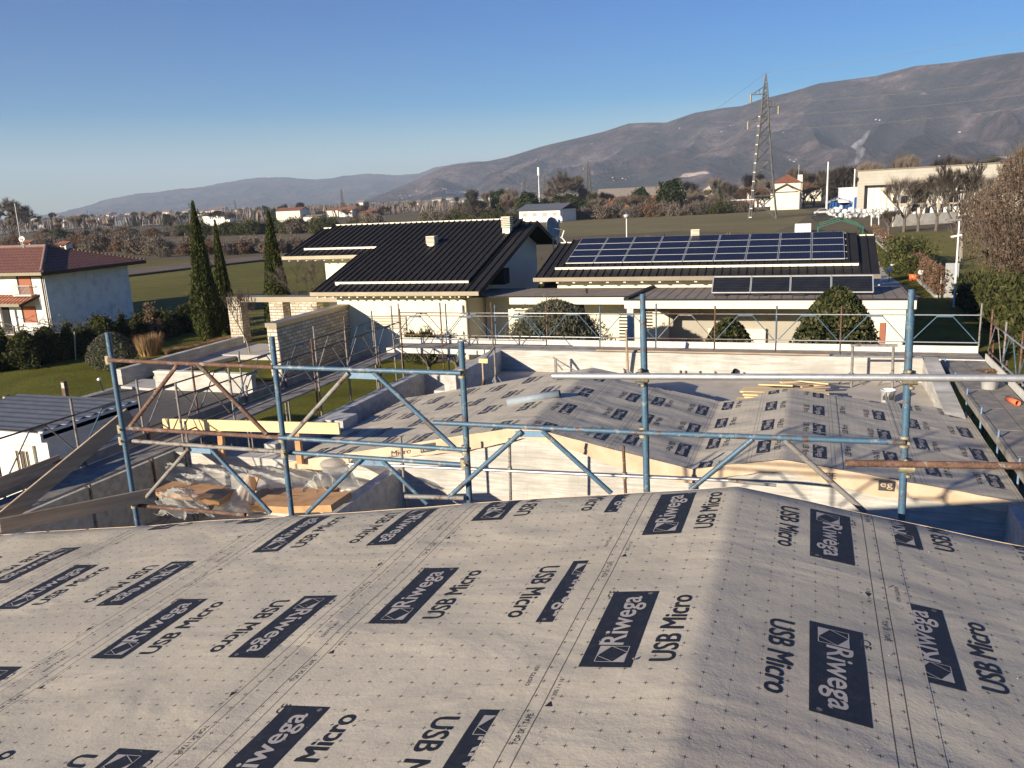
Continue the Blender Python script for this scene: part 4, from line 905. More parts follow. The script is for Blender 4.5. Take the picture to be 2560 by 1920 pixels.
# satellite dishes behind the gable
def dish(name, label, c, r, facing, mastz, mat='whitep'):
    t = thing(name, label, 'satellite dish', (c.x,c.y,mastz)); mb = MB(); d = Vector(facing).normalized(); a = d.orthogonal().normalized(); b = d.cross(a)
    pr = [(0,-.18),(.35,-.14),(.7,-.05),(1,.06),(1.0,.08),(.7,-.02),(.35,-.11),(0,-.15)]; n = 20; v = []
    for q, z in pr:
        for i in range(n): th = 6.283*i/n; v.append(c+(a*math.cos(th)+b*math.sin(th))*q*r+d*z*r)
    mb.add(v, [(k*n+i, k*n+(i+1)%n, (k+1)*n+(i+1)%n, (k+1)*n+i) for k in range(len(pr)-1) for i in range(n)], 0, True); mb.build('dish', M_[mat], t)
    MB().tube(c-d*.1, c+d*r*1.2+Vector((0,0,-r*.5)), .015, 6).build('feed_arm', M_['greyt'], t); MB().tube((c.x,c.y,mastz), (c.x,c.y,c.z), .03, 8).build('mast', M_['zinc'], t); return t
c = ry('C',352,445,47.6); dish('satellite_dish', 'large grey satellite dish beside the villa gable', c, .62, (1,-.35,.25), -5.0, 'pvcgrey')
c = ry('C',398,375,48.2); dish('satellite_dish', 'small white round dish above the large grey one', c, .28, (.3,-1,.2), -5.0)
an = thing('wifi_antenna', 'white three-armed antenna below the satellite dishes', 'antenna', ry('C',430,560,47.4)); p = ry('C',430,530,47.4)
for k in range(3): t = 1.2+k*2.09; MB().bar(p, p+Vector((.42*math.cos(t),0,.42*math.sin(t))), .06, .04, up=(0,1,0)).build('arm', M_['whitep'], an)
MB().tube(p+Vector((-.3,0,-1.2)), p+Vector((-.3,0,.15)), .03, 6).build('mast', M_['zinc'], an)
# ---------------------------------------------------------------- flat-roofed wing with the solar roof behind
fh = thing('flat_roofed_villa', 'low cream villa with a flat bitumen porch roof and a dark pitched roof behind', 'house', (-2,38,GZ))
FZ = -4.76
mb = MB(); mb.box(-7.72,4.07,36.3,41.0,FZ-.38,FZ-.03); mb.box(-13.6,-7.72,37.5,41.0,FZ-.36,FZ-.03); mb.build('roof_slab', M_['cream'], fh)
mb = MB(); mb.box(-7.6,3.95,36.42,41.0,FZ-.03,FZ+.002); mb.box(-15.9,-7.6,37.6,41.0,FZ-.03,FZ+.005); mb.build('flat_roof_covering', M_['tar'], fh)
mb = MB(); mb.box(-7.74,4.09,36.28,36.42,FZ-.029,FZ+.03); mb.box(3.95,4.09,36.42,41.0,FZ-.029,FZ+.03); mb.obox((-7.66,36.35,FZ+.03), (-7.3,41,FZ+.03), Vector((.11,0,0)), Vector((0,0,.06))); mb.box(-15.9,-7.74,37.48,37.6,FZ-.029,FZ+.02); mb.build('roof_edge_flashing', M_['metal_roof'], fh)
mb = MB()
for i in range(26): x = -7.4+i*.45; mb.box(x,x+.012,36.45,40.95,FZ+.002,FZ+.012)
mb.build('roofing_seams', M_['brownwood'], fh)
mb = MB(); mb.box(-7.62,-7.34,36.36,36.64,GZ,FZ-.38); mb.build('porch_column', M_['cream'], fh)
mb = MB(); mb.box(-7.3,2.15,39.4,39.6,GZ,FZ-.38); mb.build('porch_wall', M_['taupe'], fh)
a, b = ry('C',1160,1170,39.4), ry('C',1355,1285,39.4); MB().box(a.x,b.x,39.32,39.398,GZ+.9,a.z).build('porch_door', M_['cream'], fh)
a, b = ry('C',1700,1310,39.4), ry('C',2190,1440,39.4); MB().box(a.x,b.x,39.2,39.398,GZ,a.z).build('low_cabinet', M_['cream'], fh)
mb = MB(); mb.box(2.15,3.72,36.45,41.0,GZ,FZ-.38); mb.build('wall', M_['cream'], fh)
a = ry('X',510,1030,36.44); MB().box(a.x-.12,a.x+.1,36.40,36.449,a.z-.4,a.z+.45).build('shutter', M_['shutter'], fh)
MB().box(-15.9,-12.6,40.2,40.4,GZ,FZ-.36).build('entrance_wall', M_['cream'], fh); MB().box(-10.6,-7.75,40.2,40.4,GZ,FZ-.36).build('entrance_wall', M_['cream'], fh)
mb = MB(); 
for k in range(16): z = -7.7+k*.155; mb.box(-8.35,-7.75,38.0,38.04,z,z+.06)
mb.build('louvre_screen', M_['black'], fh)
mb = MB()
for k in range(16): z = -7.7+k*.155; mb.box(-13.9,-13.2,39.0,39.04,z,z+.06)
mb.build('louvre_screen', M_['black'], fh)
MB().box(-12.2,2.3,41.0,41.2,FZ,-3.95).build('upper_wall', M_['cream'], fh)
E1 = -4.16; z1_ = lambda y: E1+S*(y-40.2)
hz_roof(fh, -13.15, 2.95, 40.2, 44.95, E1, S, 'pitched_roof', rib=.38); hz_roof(fh, -12.35, 2.12, 41.22, 45.05, z1_(41.22), S, 'raised_roof', .11, lift=.12, rib=.38)
MB().obox((-12.35,41.2,z1_(41.2)+.08), (2.12,41.2,z1_(41.2)+.08), Vector((0,.02,0)), Vector((0,0,.055))).build('roof_edge_strip', M_['snow'], fh)
MB().box(-13.2,3.0,40.07,40.195,E1-.16,E1+.035).build('gutter', M_['gutter'], fh)
mb = MB(); mb.box(-13.1,-12.35,44.95,45.03,z1_(45)-.03,z1_(45)+.04); mb.box(2.15,2.95,44.95,45.03,z1_(45)-.03,z1_(45)+.04); mb.build('ridge_flashing', M_['snow'], fh)
mb = MB(); mb.prism([(-13.15,44.96,z1_(44.95)-.0),(-13.15,48.5,-4.0),(-13.15,48.5,-4.15),(-13.15,44.96,z1_(44.95)-.14)], (16.1,0,0)); mb.build('rear_roof', M_['metal_roof'], fh)
for i in range(18): x = -12.9+i*.86; MB().box(x,x+.13,40.25,41.0,E1-.27,E1-.17).build('rafter_tail', M_['cream'], fh)
MB().prism([(2.2,41.2,GZ),(2.2,47.6,GZ),(2.2,47.6,-3.75),(2.2,44.95,-2.95),(2.2,41.2,-4.1)], (.2,0,0)).build('gable_wall', M_['cream'], fh)
chimney(fh, -5.75, 45.3, -2.85, .45, .66)
for k in range(9):
    x0, x1 = -11.88+k*1.495, -11.88+k*1.495+1.46
    for j in range(4):
        y0, y1 = 41.55+j*.862, 41.55+j*.862+.84; zf = lambda y: z1_(y)+.22; 
        mb = MB(); mb.prism([(x0,y0,zf(y0)+.008),(x1,y0,zf(y0)+.008),(x1,y1,zf(y1)+.008),(x0,y1,zf(y1)+.008)], (0,0,-.04)); t = mb.build('solar_panel', M_['alu'], fh)
        mb = MB(); mb.add([(x0+.03,y0+.03,zf(y0+.03)+.012),(x1-.03,y0+.03,zf(y0+.03)+.012),(x1-.03,y1-.03,zf(y1-.03)+.012),(x0+.03,y1-.03,zf(y1-.03)+.012)], [(0,1,2,3)], 0, False, [(0,0),(1,0),(1,1),(0,1)]); mb.build('cells', M_['pv'], t)
mb = MB()
for k in range(5): y = 41.7+k*.8; mb.box(-11.9,1.65,y,y+.04,z1_(y)+.15,z1_(y)+.18)
mb.build('panel_rail', M_['alu'], fh)
for k in range(4):
    x0, x1 = -4.05+k*1.655, -4.05+k*1.655+1.63; ya, yb, za, zb = 37.6, 38.35, -4.62, -4.0
    t = thing('solar_collector', ['leftmost','second from left','third from left','rightmost'][k]+' tilted water-heating collector on the flat roof', 'solar collector', (x0+.8,37.6,FZ), 'solar collectors on the flat roof')
    L = lambda u, v, o=0: Vector((x0+(x1-x0)*u, ya+(yb-ya)*v-o*.6, za+(zb-za)*v+o*.75))
    mb = MB(); mb.prism([L(0,0),L(1,0),L(1,1),L(0,1)], (0,.05,-.06)); mb.build('collector_plate', M_['coll'], t)
    mb = MB()
    for p, q in (((0,0),(1,0)),((0,1),(1,1)),((0,0),(0,1)),((1,0),(1,1))): mb.bar(L(*p,.02), L(*q,.02), .05, .05)
    mb.build('panel_frame', M_['alu'], t); mb = MB()
    for i in range(9): v = (i+1)/10; mb.tube(L(.03,v,.03), L(.97,v,.03), .022, 6)
    mb.build('collector_tubes', M_['coll'], t)
    for x in (x0+.25,): MB().bar((x,ya+.05,FZ+.02), (x+.01,yb+.1,zb-.05), .05, .05).build('support_leg', M_['alu'], t); MB().box(x-.15,x+.35,ya-.1,ya+.25,FZ+.01,FZ+.09).build('ballast_block', M_['black'], t)
mb = MB().box(3.1,3.35,39.5,39.7,FZ,FZ+.25); p = rz('D',960,1290,FZ); solo(MB().tube((p.x,p.y,FZ+.0), (p.x,p.y,FZ+.3), .05, 8).tube((p.x,p.y,FZ+.28), (p.x-.12,p.y,FZ+.4), .05, 8), 'roof_vent_pipe', M_['whitep'], (p.x,p.y,FZ), 'small white bent vent pipe at the right end of the flat roof', 'vent')
p = rz('C',645,1015,FZ); solo(MB().tube((p.x,p.y,FZ), (p.x,p.y,FZ+.22), .05, 8).lathe((p.x,p.y,FZ+.2), [(.08,0),(.08,.03),(0,.05)], 8), 'roof_vent_pipe', M_['black'], (p.x,p.y,FZ), 'short dark vent pipe on the left flat roof', 'vent')
MB().box(-15.9,-14.9,40.5,41.3,-4.5,-3.7).build('air_conditioner', M_['dark'], mh)
# ---------------------------------------------------------------- stone screen walls
sw = thing('stone_wall', 'stone-clad wall with a grey coping running back to the villa front', 'wall', (-23,32,GZ))
mb = MB().box(-23.32,-22.8,31.6,37.99,GZ,-5.38); o = mb.build('stone_cladding', [M_['stoneX'], M_['stoneY']], sw)
for p in o.data.polygons:
    if abs(p.normal.y) > .5: p.material_index = 1
MB().box(-23.37,-22.75,31.55,37.99,-5.38,-5.18).build('coping', M_['gutter'], sw)
s2 = thing('stone_portal', 'stone piers carrying a long pale lintel beside the cypresses', 'wall', (-30,41.3,GZ))
MB().box(-33.05,-25.28,41.2,42.2,-5.5,-5.2).build('lintel', M_['gutter'], s2)
for k, (p, q) in enumerate(((('A',1975,1200),('A',2085,1200)), (('B',115,1150),('B',232,1150)), (('B',298,1150),('B',527,1150)))):
    a, b = ry(p[0],p[1],p[2],41.26), ry(q[0],q[1],q[2],41.26); o = MB().box(a.x,b.x,41.27,41.95,GZ,-5.5).build('stone_pier', [M_['stoneY'], M_['stoneX']], s2)
    for pp in o.data.polygons:
        if abs(pp.normal.x) > .5: pp.material_index = 1
# ---------------------------------------------------------------- left house
lh = thing('tiled_house', 'two-storey white house with a red hipped tile roof', 'house', (-54,44,GZ))
MB().box(-64,-49.75,43.3,50.9,GZ,-3.6).build('wall', M_['white'], lh)
ex, ey0, ey1, ez = -48.85, 42.4, 51.8, -3.62; rx0, ry0, rzz = -53.4, 47.1, -2.13
MB().prism([(-65,ey0,ez),(ex,ey0,ez),(rx0,ry0,rzz),(-65,ry0,rzz)], (0,0,-.10)).build('roof', M_['tileF'], lh)
MB().prism([(ex+.002,ey0,ez),(ex,ey1,ez),(rx0,ry0,rzz+.002)], (0,0,-.10)).build('roof', M_['tileS'], lh)
MB().prism([(ex,ey1,ez),(-65,ey1,ez),(-65,ry0,rzz),(rx0,ry0,rzz)], (0,0,-.10)).build('roof', M_['tileF'], lh)
mb = MB(); mb.tube((ex,ey0,ez+.05), (rx0,ry0,rzz+.05), .13, 8); mb.tube((rx0,ry0,rzz+.05), (-65,ry0,rzz+.05), .12, 8)
for k in range(26):
    t = k/25; p = Vector((ex,ey1,ez)).lerp(Vector((rx0,ry0,rzz)), t); mb.tube(p+Vector((0,0,.02)), p+Vector((0,0,.12)), .13, 6)
mb.build('ridge_tiles', M_['ridge'], lh)
MB().box(-65,ex+.05,ey0-.12,ey0-.01,ez-.22,ez-.02).build('gutter', M_['gutter'], lh)
mb = MB(); mb.box(ex-.02,ex+.06,ey0,ey1+.1,ez-.26,ez-.03); mb.box(-65,ex,ey0,43.3,ez-.24,ez-.18); mb.box(-49.75,ex,43.3,ey1,ez-.24,ez-.18); mb.build('eaves', M_['brownwood'], lh)
mb = MB(); mb.tube((-49.9,43.2,GZ), (-49.9,43.2,-4.0), .05, 8); mb.tube((-49.9,43.2,-4.0), (-51.0,42.5,-3.85), .05, 6); mb.build('downpipe', M_['brownwood'], lh)
def shutterwin(x0, x1, z0, z1, nm='window'):
    o = MB().box(x0-.14,x0,43.22,43.31,z0,z1).build(nm, M_['dark'], lh); MB().box(x0,x1,43.24,43.31,z0,z1).build('shutter', M_['shutter'], o); MB().box(x0-.05,x1+.12,43.12,43.3,z0-.1,z0).build('sill', M_['white'], o)
shutterwin(-52.1, -50.98, -5.35, -3.88); shutterwin(-52.15, -51.02, -7.22, -6.06)
mb = MB(); z0, z1 = -5.22, -4.6; mb.bar((-52.45,42.9,z1), (-50.75,42.9,z1), .05, .04); mb.bar((-52.45,42.9,z0), (-50.75,42.9,z0), .05, .04)
for k in range(15): x = -52.4+k*.115; mb.bar((x,42.9,z0), (x,42.86,z1), .02, .02, up=(0,1,0))
for x in (-52.45,-50.75): mb.bar((x,42.9,z1), (x,43.3,z1), .04, .04); mb.bar((x,42.9,z0), (x,43.3,z0), .04, .04)
mb.box(-52.45,-50.75,42.9,43.3,z0-.1,z0-.04); mb.build('balcony_railing', M_['zinc'], lh)
o = MB().prism([(-65,42.2,-5.78),(-51.1,42.2,-5.78),(-50.5,43.3,-5.24),(-65,43.3,-5.24)], (0,0,-.1)).build('porch_roof', M_['tileO'], lh); MB().box(-65,-51.1,42.1,42.2,-5.95,-5.76).build('porch_gutter', M_['gutter'], o)
MB().prism([(-51.1,42.2,-5.8),(-50.45,43.3,-5.22),(-50.45,43.3,-5.4),(-51.1,42.2,-5.98)], (.06,0,0)).build('porch_barge', M_['brownwood'], lh)
MB().box(-56,-53.55,43.24,43.31,GZ,-6.0).build('doorway', M_['dark'], lh); MB().box(-53.5,-53.35,42.4,42.55,GZ,-5.9).build('porch_post', M_['white'], lh)
MB().box(-65,-48.9,42.3,43.3,GZ,GZ+.12).build('footpath', M_['paving'], lh)
for q, s_ in ((('O',335,600),1.), (('O',735,618),.8)):
    c = rx(q[0],q[1],q[2],0) if 0 else ry(q[0],q[1],q[2],48.2); x, y, z = c.x, 48.2, c.z
    o = MB().box(x-.35*s_,x+.35*s_,y-.3,y+.3,z-1.2,z+.12).build('chimney', M_['cream'], lh); MB().prism([(x-.65*s_,y-.5,z+.32),(x+.65*s_,y-.5,z+.32),(x+.65*s_,y,z+.50),(x-.65*s_,y,z+.50)], (0,0,-.06)).build('chimney_cap', M_['tileO'], o)
    mb = MB()
    for dx in (-.3,.3): mb.box(x+dx*s_-.05,x+dx*s_+.05,y-.3,y+.3,z+.12,z+.30)
    mb.build('chimney_pillars', M_['cream'], o)
am = thing('tv_aerial', 'tall thin television aerial mast above the red tiled house', 'aerial', ry('O',240,580,47.0)); a, b = ry('O',240,600,47.0), ry('O',162,125,47.0); MB().tube(a, b, .03, 6).build('mast', M_['zinc'], am)
mb = MB(); d = (b-a).normalized()
for t, L in ((.0,1.3),(.06,.9)): c = b-d*t*6; mb.tube(c-Vector((L*.5,0,0)), c+Vector((L*.4,0,0)), .012, 5); 
for k in range(6): c = b+Vector((-.55+.2*k,0,0)); mb.tube(c-Vector((0,.25,0)), c+Vector((0,.25,0)), .01, 4)
c = ry('O',165,232,47.0); mb.tube(c-Vector((.4,0,0)), c+Vector((.5,0,0)), .014, 5); mb.box(c.x-.45,c.x-.2,46.9,47.1,c.z-.08,c.z+.08); mb.build('aerial_elements', M_['black'], am)
dish('satellite_dish', 'small white dish on the aerial mast of the tiled house', ry('O',243,520,46.9), .22, (.5,-1,.2), -3.0)
# ---------------------------------------------------------------- shed/container at the left
ct = thing('site_shed', 'white shed with a corrugated blue-grey roof beside the left scaffold', 'shed', (-19,17,GZ))
MB().box(-23.5,-19.1,15.85,18.8,GZ,-5.78).build('wall', M_['white'], ct)
mb = MB(); nx = 60
mb.grid(lambda u, v: (-23.8+4.9*u, 15.6+3.4*v, -5.50-.16*(1-u)*0+.028*math.sin(v*3.4*2*math.pi/.42)), 8, 90, 0, True); mb.box(-23.8,-18.9,15.6,19.0,-5.72,-5.60); mb.build('corrugated_roof', M_['bluegrey'], ct)
mb = MB(); mb.box(-19.05,-18.9,15.6,19.0,-5.80,-5.52); mb.box(-23.8,-18.9,15.52,15.6,-5.8,-5.55); mb.build('roof_trim', M_['white'], ct)
a, b = ry('Q',95,590,15.8), ry('Q',330,590,15.8); o = MB().box(a.x,b.x,15.77,15.85,GZ,-6.0).build('door', M_['cream'], ct)
mb = MB()
for px in (165,205,235,270): p = ry('Q',px,700,15.74); mb.tube((p.x,15.74,-7.4), (p.x,15.74,-6.15), .018, 6)
mb.build('hanging_rods', M_['brownwood'], ct)
# ================================================================ GARDEN PLANTS
def mkmesh(mb, name, mats): return mb.mesh(name, [M_[k] for k in mats])
cyp = mkmesh(bushmesh(21, .76, .76, 8.5, 14000, .11, .34, 1.8, .30, True, 'col'), 'cypress_foliage', ('cypress','dkgreen'))
cylab = ('tall dark cypress, leftmost of the three beside the stone portal', 'shorter thin cypress standing close behind the stone portal', 'tall cypress rising behind the stone portal next to the villa')
for (k, px, sc, lb) in ((0,('A',1815,1420),(1,1,1),cylab[0]), (1,('A',1975,1370),(.66,.66,.86),cylab[1])):
    p = rz(*px); r = place('cypress_tree', lb, 'tree', p, [('crown', cyp)], 'cypresses', sc, k*2.); MB().tube((0,0,0), (0,0,1), .12, 8)
p = ry('B',185,1045,45.0); tp = ry('B',95,290,45.0); place('cypress_tree', cylab[2], 'tree', (p.x,45,GZ), [('crown', cyp)], 'cypresses', (1.0,1.0,(tp.z-GZ)/8.6), 4.)
firs = [mkmesh(bushmesh(40+i, .85, .85, 1.9, 2300, .10, .6, .5, .4, True, 'dome' if i else 'cone'), 'shrub_leaves', ('hedge','dkgreen')) for i in range(3)]
rr = random.Random(17)
for i, (a, b) in enumerate(((60,1665),(245,1655),(430,1610),(610,1575),(735,1540),(900,1490),(1075,1450),(1230,1410),(1345,1385),(1470,1385),(1615,1350),(1740,1290),(-120,1700))):
    p = rz('A',a,b); bush('evergreen_shrub', 'dark evergreen shrub in the hedge row before the red tiled house', p, firs[i % 3], (rr.uniform(.75,1.0),rr.uniform(.75,1.0),rr.uniform(.8,1.1)), rr.uniform(0,6), 'evergreen shrubs along the wire fence', 'shrub')
for a, b, t in ((20,1440,1300),(195,1610,1440),(408,1500,1380),(655,1590,1345),(845,1430,1300),(1040,1360,1262),(1220,1290,1225),(1410,1370,1192),(1560,1260,1160),(1858,1180,1100)):
    p = rz('A',a,b); q = ry('A',a-12,t,p.y); solo(MB().tube(p, q, .035, 6), 'fence_post', M_['zinc'], p, 'thin white wire-fence post among the evergreen shrubs', 'post', 'thin posts along the garden boundary')
ob = mkmesh(bushmesh(61, 1.25, 1.1, 1.75, 6500, .075, .3, .5, .3), 'olive_bush_leaves', ('olive','dkgreen'))
p = rz('A',985,1659); bush('olive_bush', 'round grey-green olive bush on the lawn behind the leftmost blue post', p, ob, (1,1,1.05))
mb = MB(); r2 = random.Random(8)
for k in range(1500):
    t = r2.uniform(0,6.28); r = r2.random()**.6*.5; a = Vector((r*math.cos(t), r*math.sin(t), 0)); h = r2.uniform(.7,1.35); o = a+Vector((math.cos(t)*h*.4*r2.random()+r2.gauss(0,.08), math.sin(t)*h*.4*r2.random()+r2.gauss(0,.08), h)); e = Vector((-math.sin(t),math.cos(t),0))*.018
    mb.add([a-e, a+e, o], [(0,1,2)])
pg = mkmesh(mb, 'ornamental_grass_blades', ('drygrass',)); bush('ornamental_grass', 'clump of dry tan ornamental grass on the lawn', rz('E',1300,165), pg, (1.15,1.15,1.0), cat='grass clump')
for i, (a, b, s) in enumerate(((1500,160,.6),(1570,150,.55),(1650,135,.6),(1730,118,.6),(1810,100,.6),(1880,80,.6),(1950,62,.6))):
    bush('ornamental_grass', 'low reddish grass tuft in the strip leading to the stone portal', rz('E',a,b), pg, (s*1.3,s*1.3,s*.55), i, 'low grass tufts along the paving', 'grass clump')
mb = MB()
for i in range(7):
    a = Vector((.15*math.cos(i*2.3), .15*math.sin(i*2.3), 0)); b = a*3+Vector((0,0,1.2+.5*((i*5) % 3))); mb.tube(a, b, .05, 5, 0, .03); leafcloud(mb, r2, 60, lambda: b+Vector((r2.gauss(0,.12), r2.gauss(0,.12), r2.uniform(-.6,.2))), .07, .3, 1)
bush('dry_shrub', 'dead brown stalky shrub between the evergreen shrubs', rz('A',1340,1420), mkmesh(mb, 'dry_stalks', ('bark','drygrass')), 1.0, 0)
# small espaliered vines by the tiled house
for k, (a, b) in enumerate(((150,1500),(485,1480))):
    mb = MB(); tk = MB(); rg = random.Random(70+k); tk.tube((0,0,0), (.05,0,1.5), .07, 6, 0, .05)
    for j in range(5): branch(mb, rg, Vector((.03,0,.9+.15*j)), Vector((rg.choice((-1,1)), rg.gauss(0,.2), rg.uniform(-.1,.4))).normalized(), 1.1, .035, 2, 0, .5, .1, .008, 3, 2, .4, .012, 0)
    p = rz('A',a,b); place('bare_vine', ('gnarled bare vine in front of the dark doorway of the tiled house','gnarled bare vine at the right corner of the tiled house')[k], 'vine', p, [('trunk', mkmesh(tk,'vine_trunk',('bark',))), ('crown', mkmesh(mb,'vine_branches',('bark',)))])
# bollard lights
for (a, b, h), lb in zip(((85,705,.95),(578,565,.92),(893,478,.55)), ('rusty square bollard light at the left edge of the lawn','rusty square bollard light midway along the gravel edging','small leaning spotlight at the end of the gravel edging')):
    p = rz('E',a,b); t = thing('bollard_light', lb, 'garden light', p)
    if h > .6: MB().box(p.x-.09,p.x+.09,p.y-.09,p.y+.09,GZ,GZ+h).build('bollard_body', M_['rust'], t); MB().box(p.x-.07,p.x+.094,p.y-.095,p.y-.088,GZ+h-.3,GZ+h-.06).build('lamp_panel', M_['alu'], t)
    else: MB().tube((p.x,p.y,GZ), (p.x-.15,p.y,GZ+h), .03, 6).build('stem', M_['black'], t); MB().tube((p.x-.2,p.y,GZ+h), (p.x-.05,p.y-.02,GZ+h+.05), .07, 8).build('lamp_head', M_['whitep'], t)
# slim bare sapling with dry leaves before the portal
tk, cr = bare_tree(5, 3.6, .42, .8, 3, .045, .32, 3, .008, limbs=5); r3 = random.Random(4)
leafcloud(cr, r3, 260, lambda: (r3.gauss(0,.55), r3.gauss(0,.5), r3.uniform(1.0,3.2)), .035, 0, 2)
place('young_tree', 'slender young tree with sparse dry leaves before the stone portal', 'tree', rz('J',1810,640), [('trunk', mkmesh(tk,'trunk',('palebark',))), ('crown', mkmesh(cr,'crown',('bark','twig','redtwig')))])
tk, cr = bare_tree(15, 4.6, .55, .3, 3, .07, .35, 3, .012)
p = ry('B',420,1035,44.0); place('bare_tree', 'small leafless tree beside the left wall of the villa', 'tree', (p.x,44,GZ), [('trunk', mkmesh(tk,'trunk',('bark',))), ('crown', mkmesh(cr,'crown',('bark','bark')))])
# shrubs inside the courtyard, in front of the flat roofed villa
c = ry('C',370,1300,32.6); tp = ry('C',370,1045,32.6); w1 = (ry('C',745,1300,32.6).x-ry('C',-60,1300,32.6).x)/2
ob2 = mkmesh(bushmesh(63, w1*1.0, 1.9, (tp.z-GZ)*.93, 24000, .12, .4, .8, .16), 'olive_tree_leaves', ('olive','dkgreen'))
bush('olive_tree', 'wide feathery olive shrub before the left part of the flat-roofed villa', (c.x,32.6,GZ), ob2)
c = ry('D',600,1500,29.6); tp = ry('D',600,1352,29.6); wl = (ry('D',965,1560,29.6).x-ry('D',185,1560,29.6).x)/2
lb_ = mkmesh(bushmesh(64, wl, wl, tp.z-GZ, 17000, .085, .12, .3, .45), 'laurel_leaves', ('laurel','dkgreen')); bush('laurel_bush', 'large clipped dome-shaped laurel before the right end of the flat-roofed villa', (c.x,29.6,GZ), lb_, (1,.9,1))
c = ry('C',1870,1400,31.5); tp = ry('C',1870,1258,31.5); wl = (ry('C',2125,1420,31.5).x-ry('C',1615,1420,31.5).x)/2
bush('laurel_bush', 'smaller round laurel under the flat porch roof', (c.x,31.5,GZ), mkmesh(bushmesh(65, wl, wl, tp.z-GZ, 7000, .08, .14, .3, .45), 'laurel_leaves', ('laurel','dkgreen')))
rg = random.Random(31)
low = mkmesh(bushmesh(66, .9, .7, .95, 1600, .07, .5, .8, .35, False), 'low_shrub_leaves', ('hedge','dkgreen'))
for i, (x, y, s) in enumerate(((-13.9,22.5,1.1),(-12.2,19.6,1.2),(-12.4,17.3,1.3),(-11.9,21.3,1.0),(-14.6,16,1.2),(-15.6,18.2,1.1),(-15.2,13.9,1.1),(-12.1,24.0,1.0),(-16.4,16.6,1.0),(-10.6,16.6,1.4),(-10.3,19,1.4),(-10.6,21.2,1.3),(-9.9,17.8,1.3))):
    bush('low_shrub', 'low leafy shrub growing in the bed beneath the left scaffold', (x,y,GZ), low, (s,s,s*1.2), i, 'low shrubs beneath the left scaffold', 'shrub')
for i, (k, a, b) in enumerate((('B',1340,1380),('B',1450,1385),('M',650,100))):
    p = ry(k,a,b,36.8); bush('low_shrub', ('thin upright shrub against the villa wall, left one','thin upright shrub against the villa wall, right one','sparse shrub at the foot of the villa wall')[i], (p.x,36.8,GZ), low, (.7,.6,1.6), i)
for k, p in enumerate(((-15.3,31.6,0),(-14.2,32.0,0))):
    tk, cr = bare_tree(90+k, 2.6, .7, .2, 2, .10, .4, 2, .02); place('small_tree', ('dark stunted tree behind the corner of the far scaffold','dark stunted tree right of the scaffold corner')[k], 'tree', (p[0],p[1],GZ), [('trunk', mkmesh(tk,'trunk',('bark',))), ('crown', mkmesh(cr,'crown',('bark','dkgreen')))])
# ---------------------------------------------------------------- right side: fence, hedge, lamps
cf = thing('climber_fence', 'wire fence overgrown with brown climbers running away on the right', 'fence', (8.3,62,GZ)); rc = random.Random(12)
for k in range(34):
    y = 62+k*2.; MB().tube((8.35,y,GZ), (8.35,y,GZ+1.75), .05, 6).build('fence_post', M_['zinc'], cf)
mb = MB(); leafcloud(mb, rc, 9000, lambda: (8.35+rc.gauss(0,.22), rc.choice((rc.uniform(61.8,66), rc.uniform(66,78), rc.uniform(80,128))), GZ+.25+1.65*rc.random()**.7), .13, .4, 0, .4); leafcloud(mb, rc, 2500, lambda: (8.4+rc.gauss(0,.3), rc.uniform(78,90), GZ+2.3*rc.random()), .14, .4, 1, .5)
mb.build('climbing_plants', [M_['redtwig'], M_['hedge']], cf)
MB().box(8.0,8.2,61.8,128,GZ,GZ+.18).build('kerb', M_['paving'], cf)
mb = MB(); leafcloud(mb, rc, 3500, lambda: (8.2+rc.gauss(0,.9), rc.uniform(76,88), GZ+2.6*rc.random()), .16, .3, 0, .5); solo(mb, 'laurel_hedge', M_['hedge'], (8.2,82,GZ), 'green bushy hedge behind the white gate pillars', 'hedge')
for (k, a, b, t), lb in zip((('D',1148,1125,975),('D',1210,1110,1000)), ('white garden gate pillar with a rounded top','plain whitish garden gate pillar, the right one of the pair')):
    p = rz(k,a,b); q = ry(k,a,t,p.y); MBx = MB().box(p.x-.42,p.x+.42,p.y-.3,p.y+.3,GZ,q.z-.3).lathe((p.x,p.y,q.z-.3), [(.42,0),(.4,.2),(.2,.36),(0,.4)], 12); solo(MBx, 'gate_pillar', M_['white'], p, lb, 'pillar')
p = rz('D',1580,1395); solo(MB().box(p.x-.45,p.x+.35,p.y-.1,p.y+.1,GZ,GZ+2.3), 'gate_pillar', M_['alu'], p, 'pale grey utility pillar at the near end of the climber fence', 'pillar')
p = rz('D',1255,1250); mb = MB(); mb.lathe((p.x,p.y,GZ), [(0,0),(.28,0),(.38,.55),(.34,.55),(.26,.05)], 14); pt = solo(mb, 'flower_pot', M_['orange'], p, 'terracotta pot holding a leafy plant beside the climber fence', 'flower pot')
mb = MB(); leafcloud(mb, rc, 500, lambda: (rc.gauss(0,.45), rc.gauss(0,.4), .5+1.3*rc.random()), .2, .8, 0, .25); bush('potted_plant', 'green spiky plant in the terracotta pot', (p.x,p.y,GZ+.1), mkmesh(mb,'potted_leaves',('hedge',)), cat='plant')
for (a, b, t), lb in zip(((1045,1255,1158),(1075,1150,1105),(1318,1280,1178)), ('white globe garden lamp on the left of the garden lawn','farther white globe garden lamp by the garden path','white globe garden lamp by the climber fence')):
    p = rz('D',a,b); q = ry('D',a,t,p.y); t_ = thing('globe_lamp', lb, 'garden lamp', p); MB().tube(p, (p.x,p.y,q.z-.15), .035, 6).build('lamp_post', M_['greyt'], t_)
    MB().lathe((p.x,p.y,q.z-.2), [(0,0),(.14,.03),(.22,.12),(.24,.22),(.19,.34),(.1,.41),(0,.43)], 14).build('globe', M_['whitep'], t_)
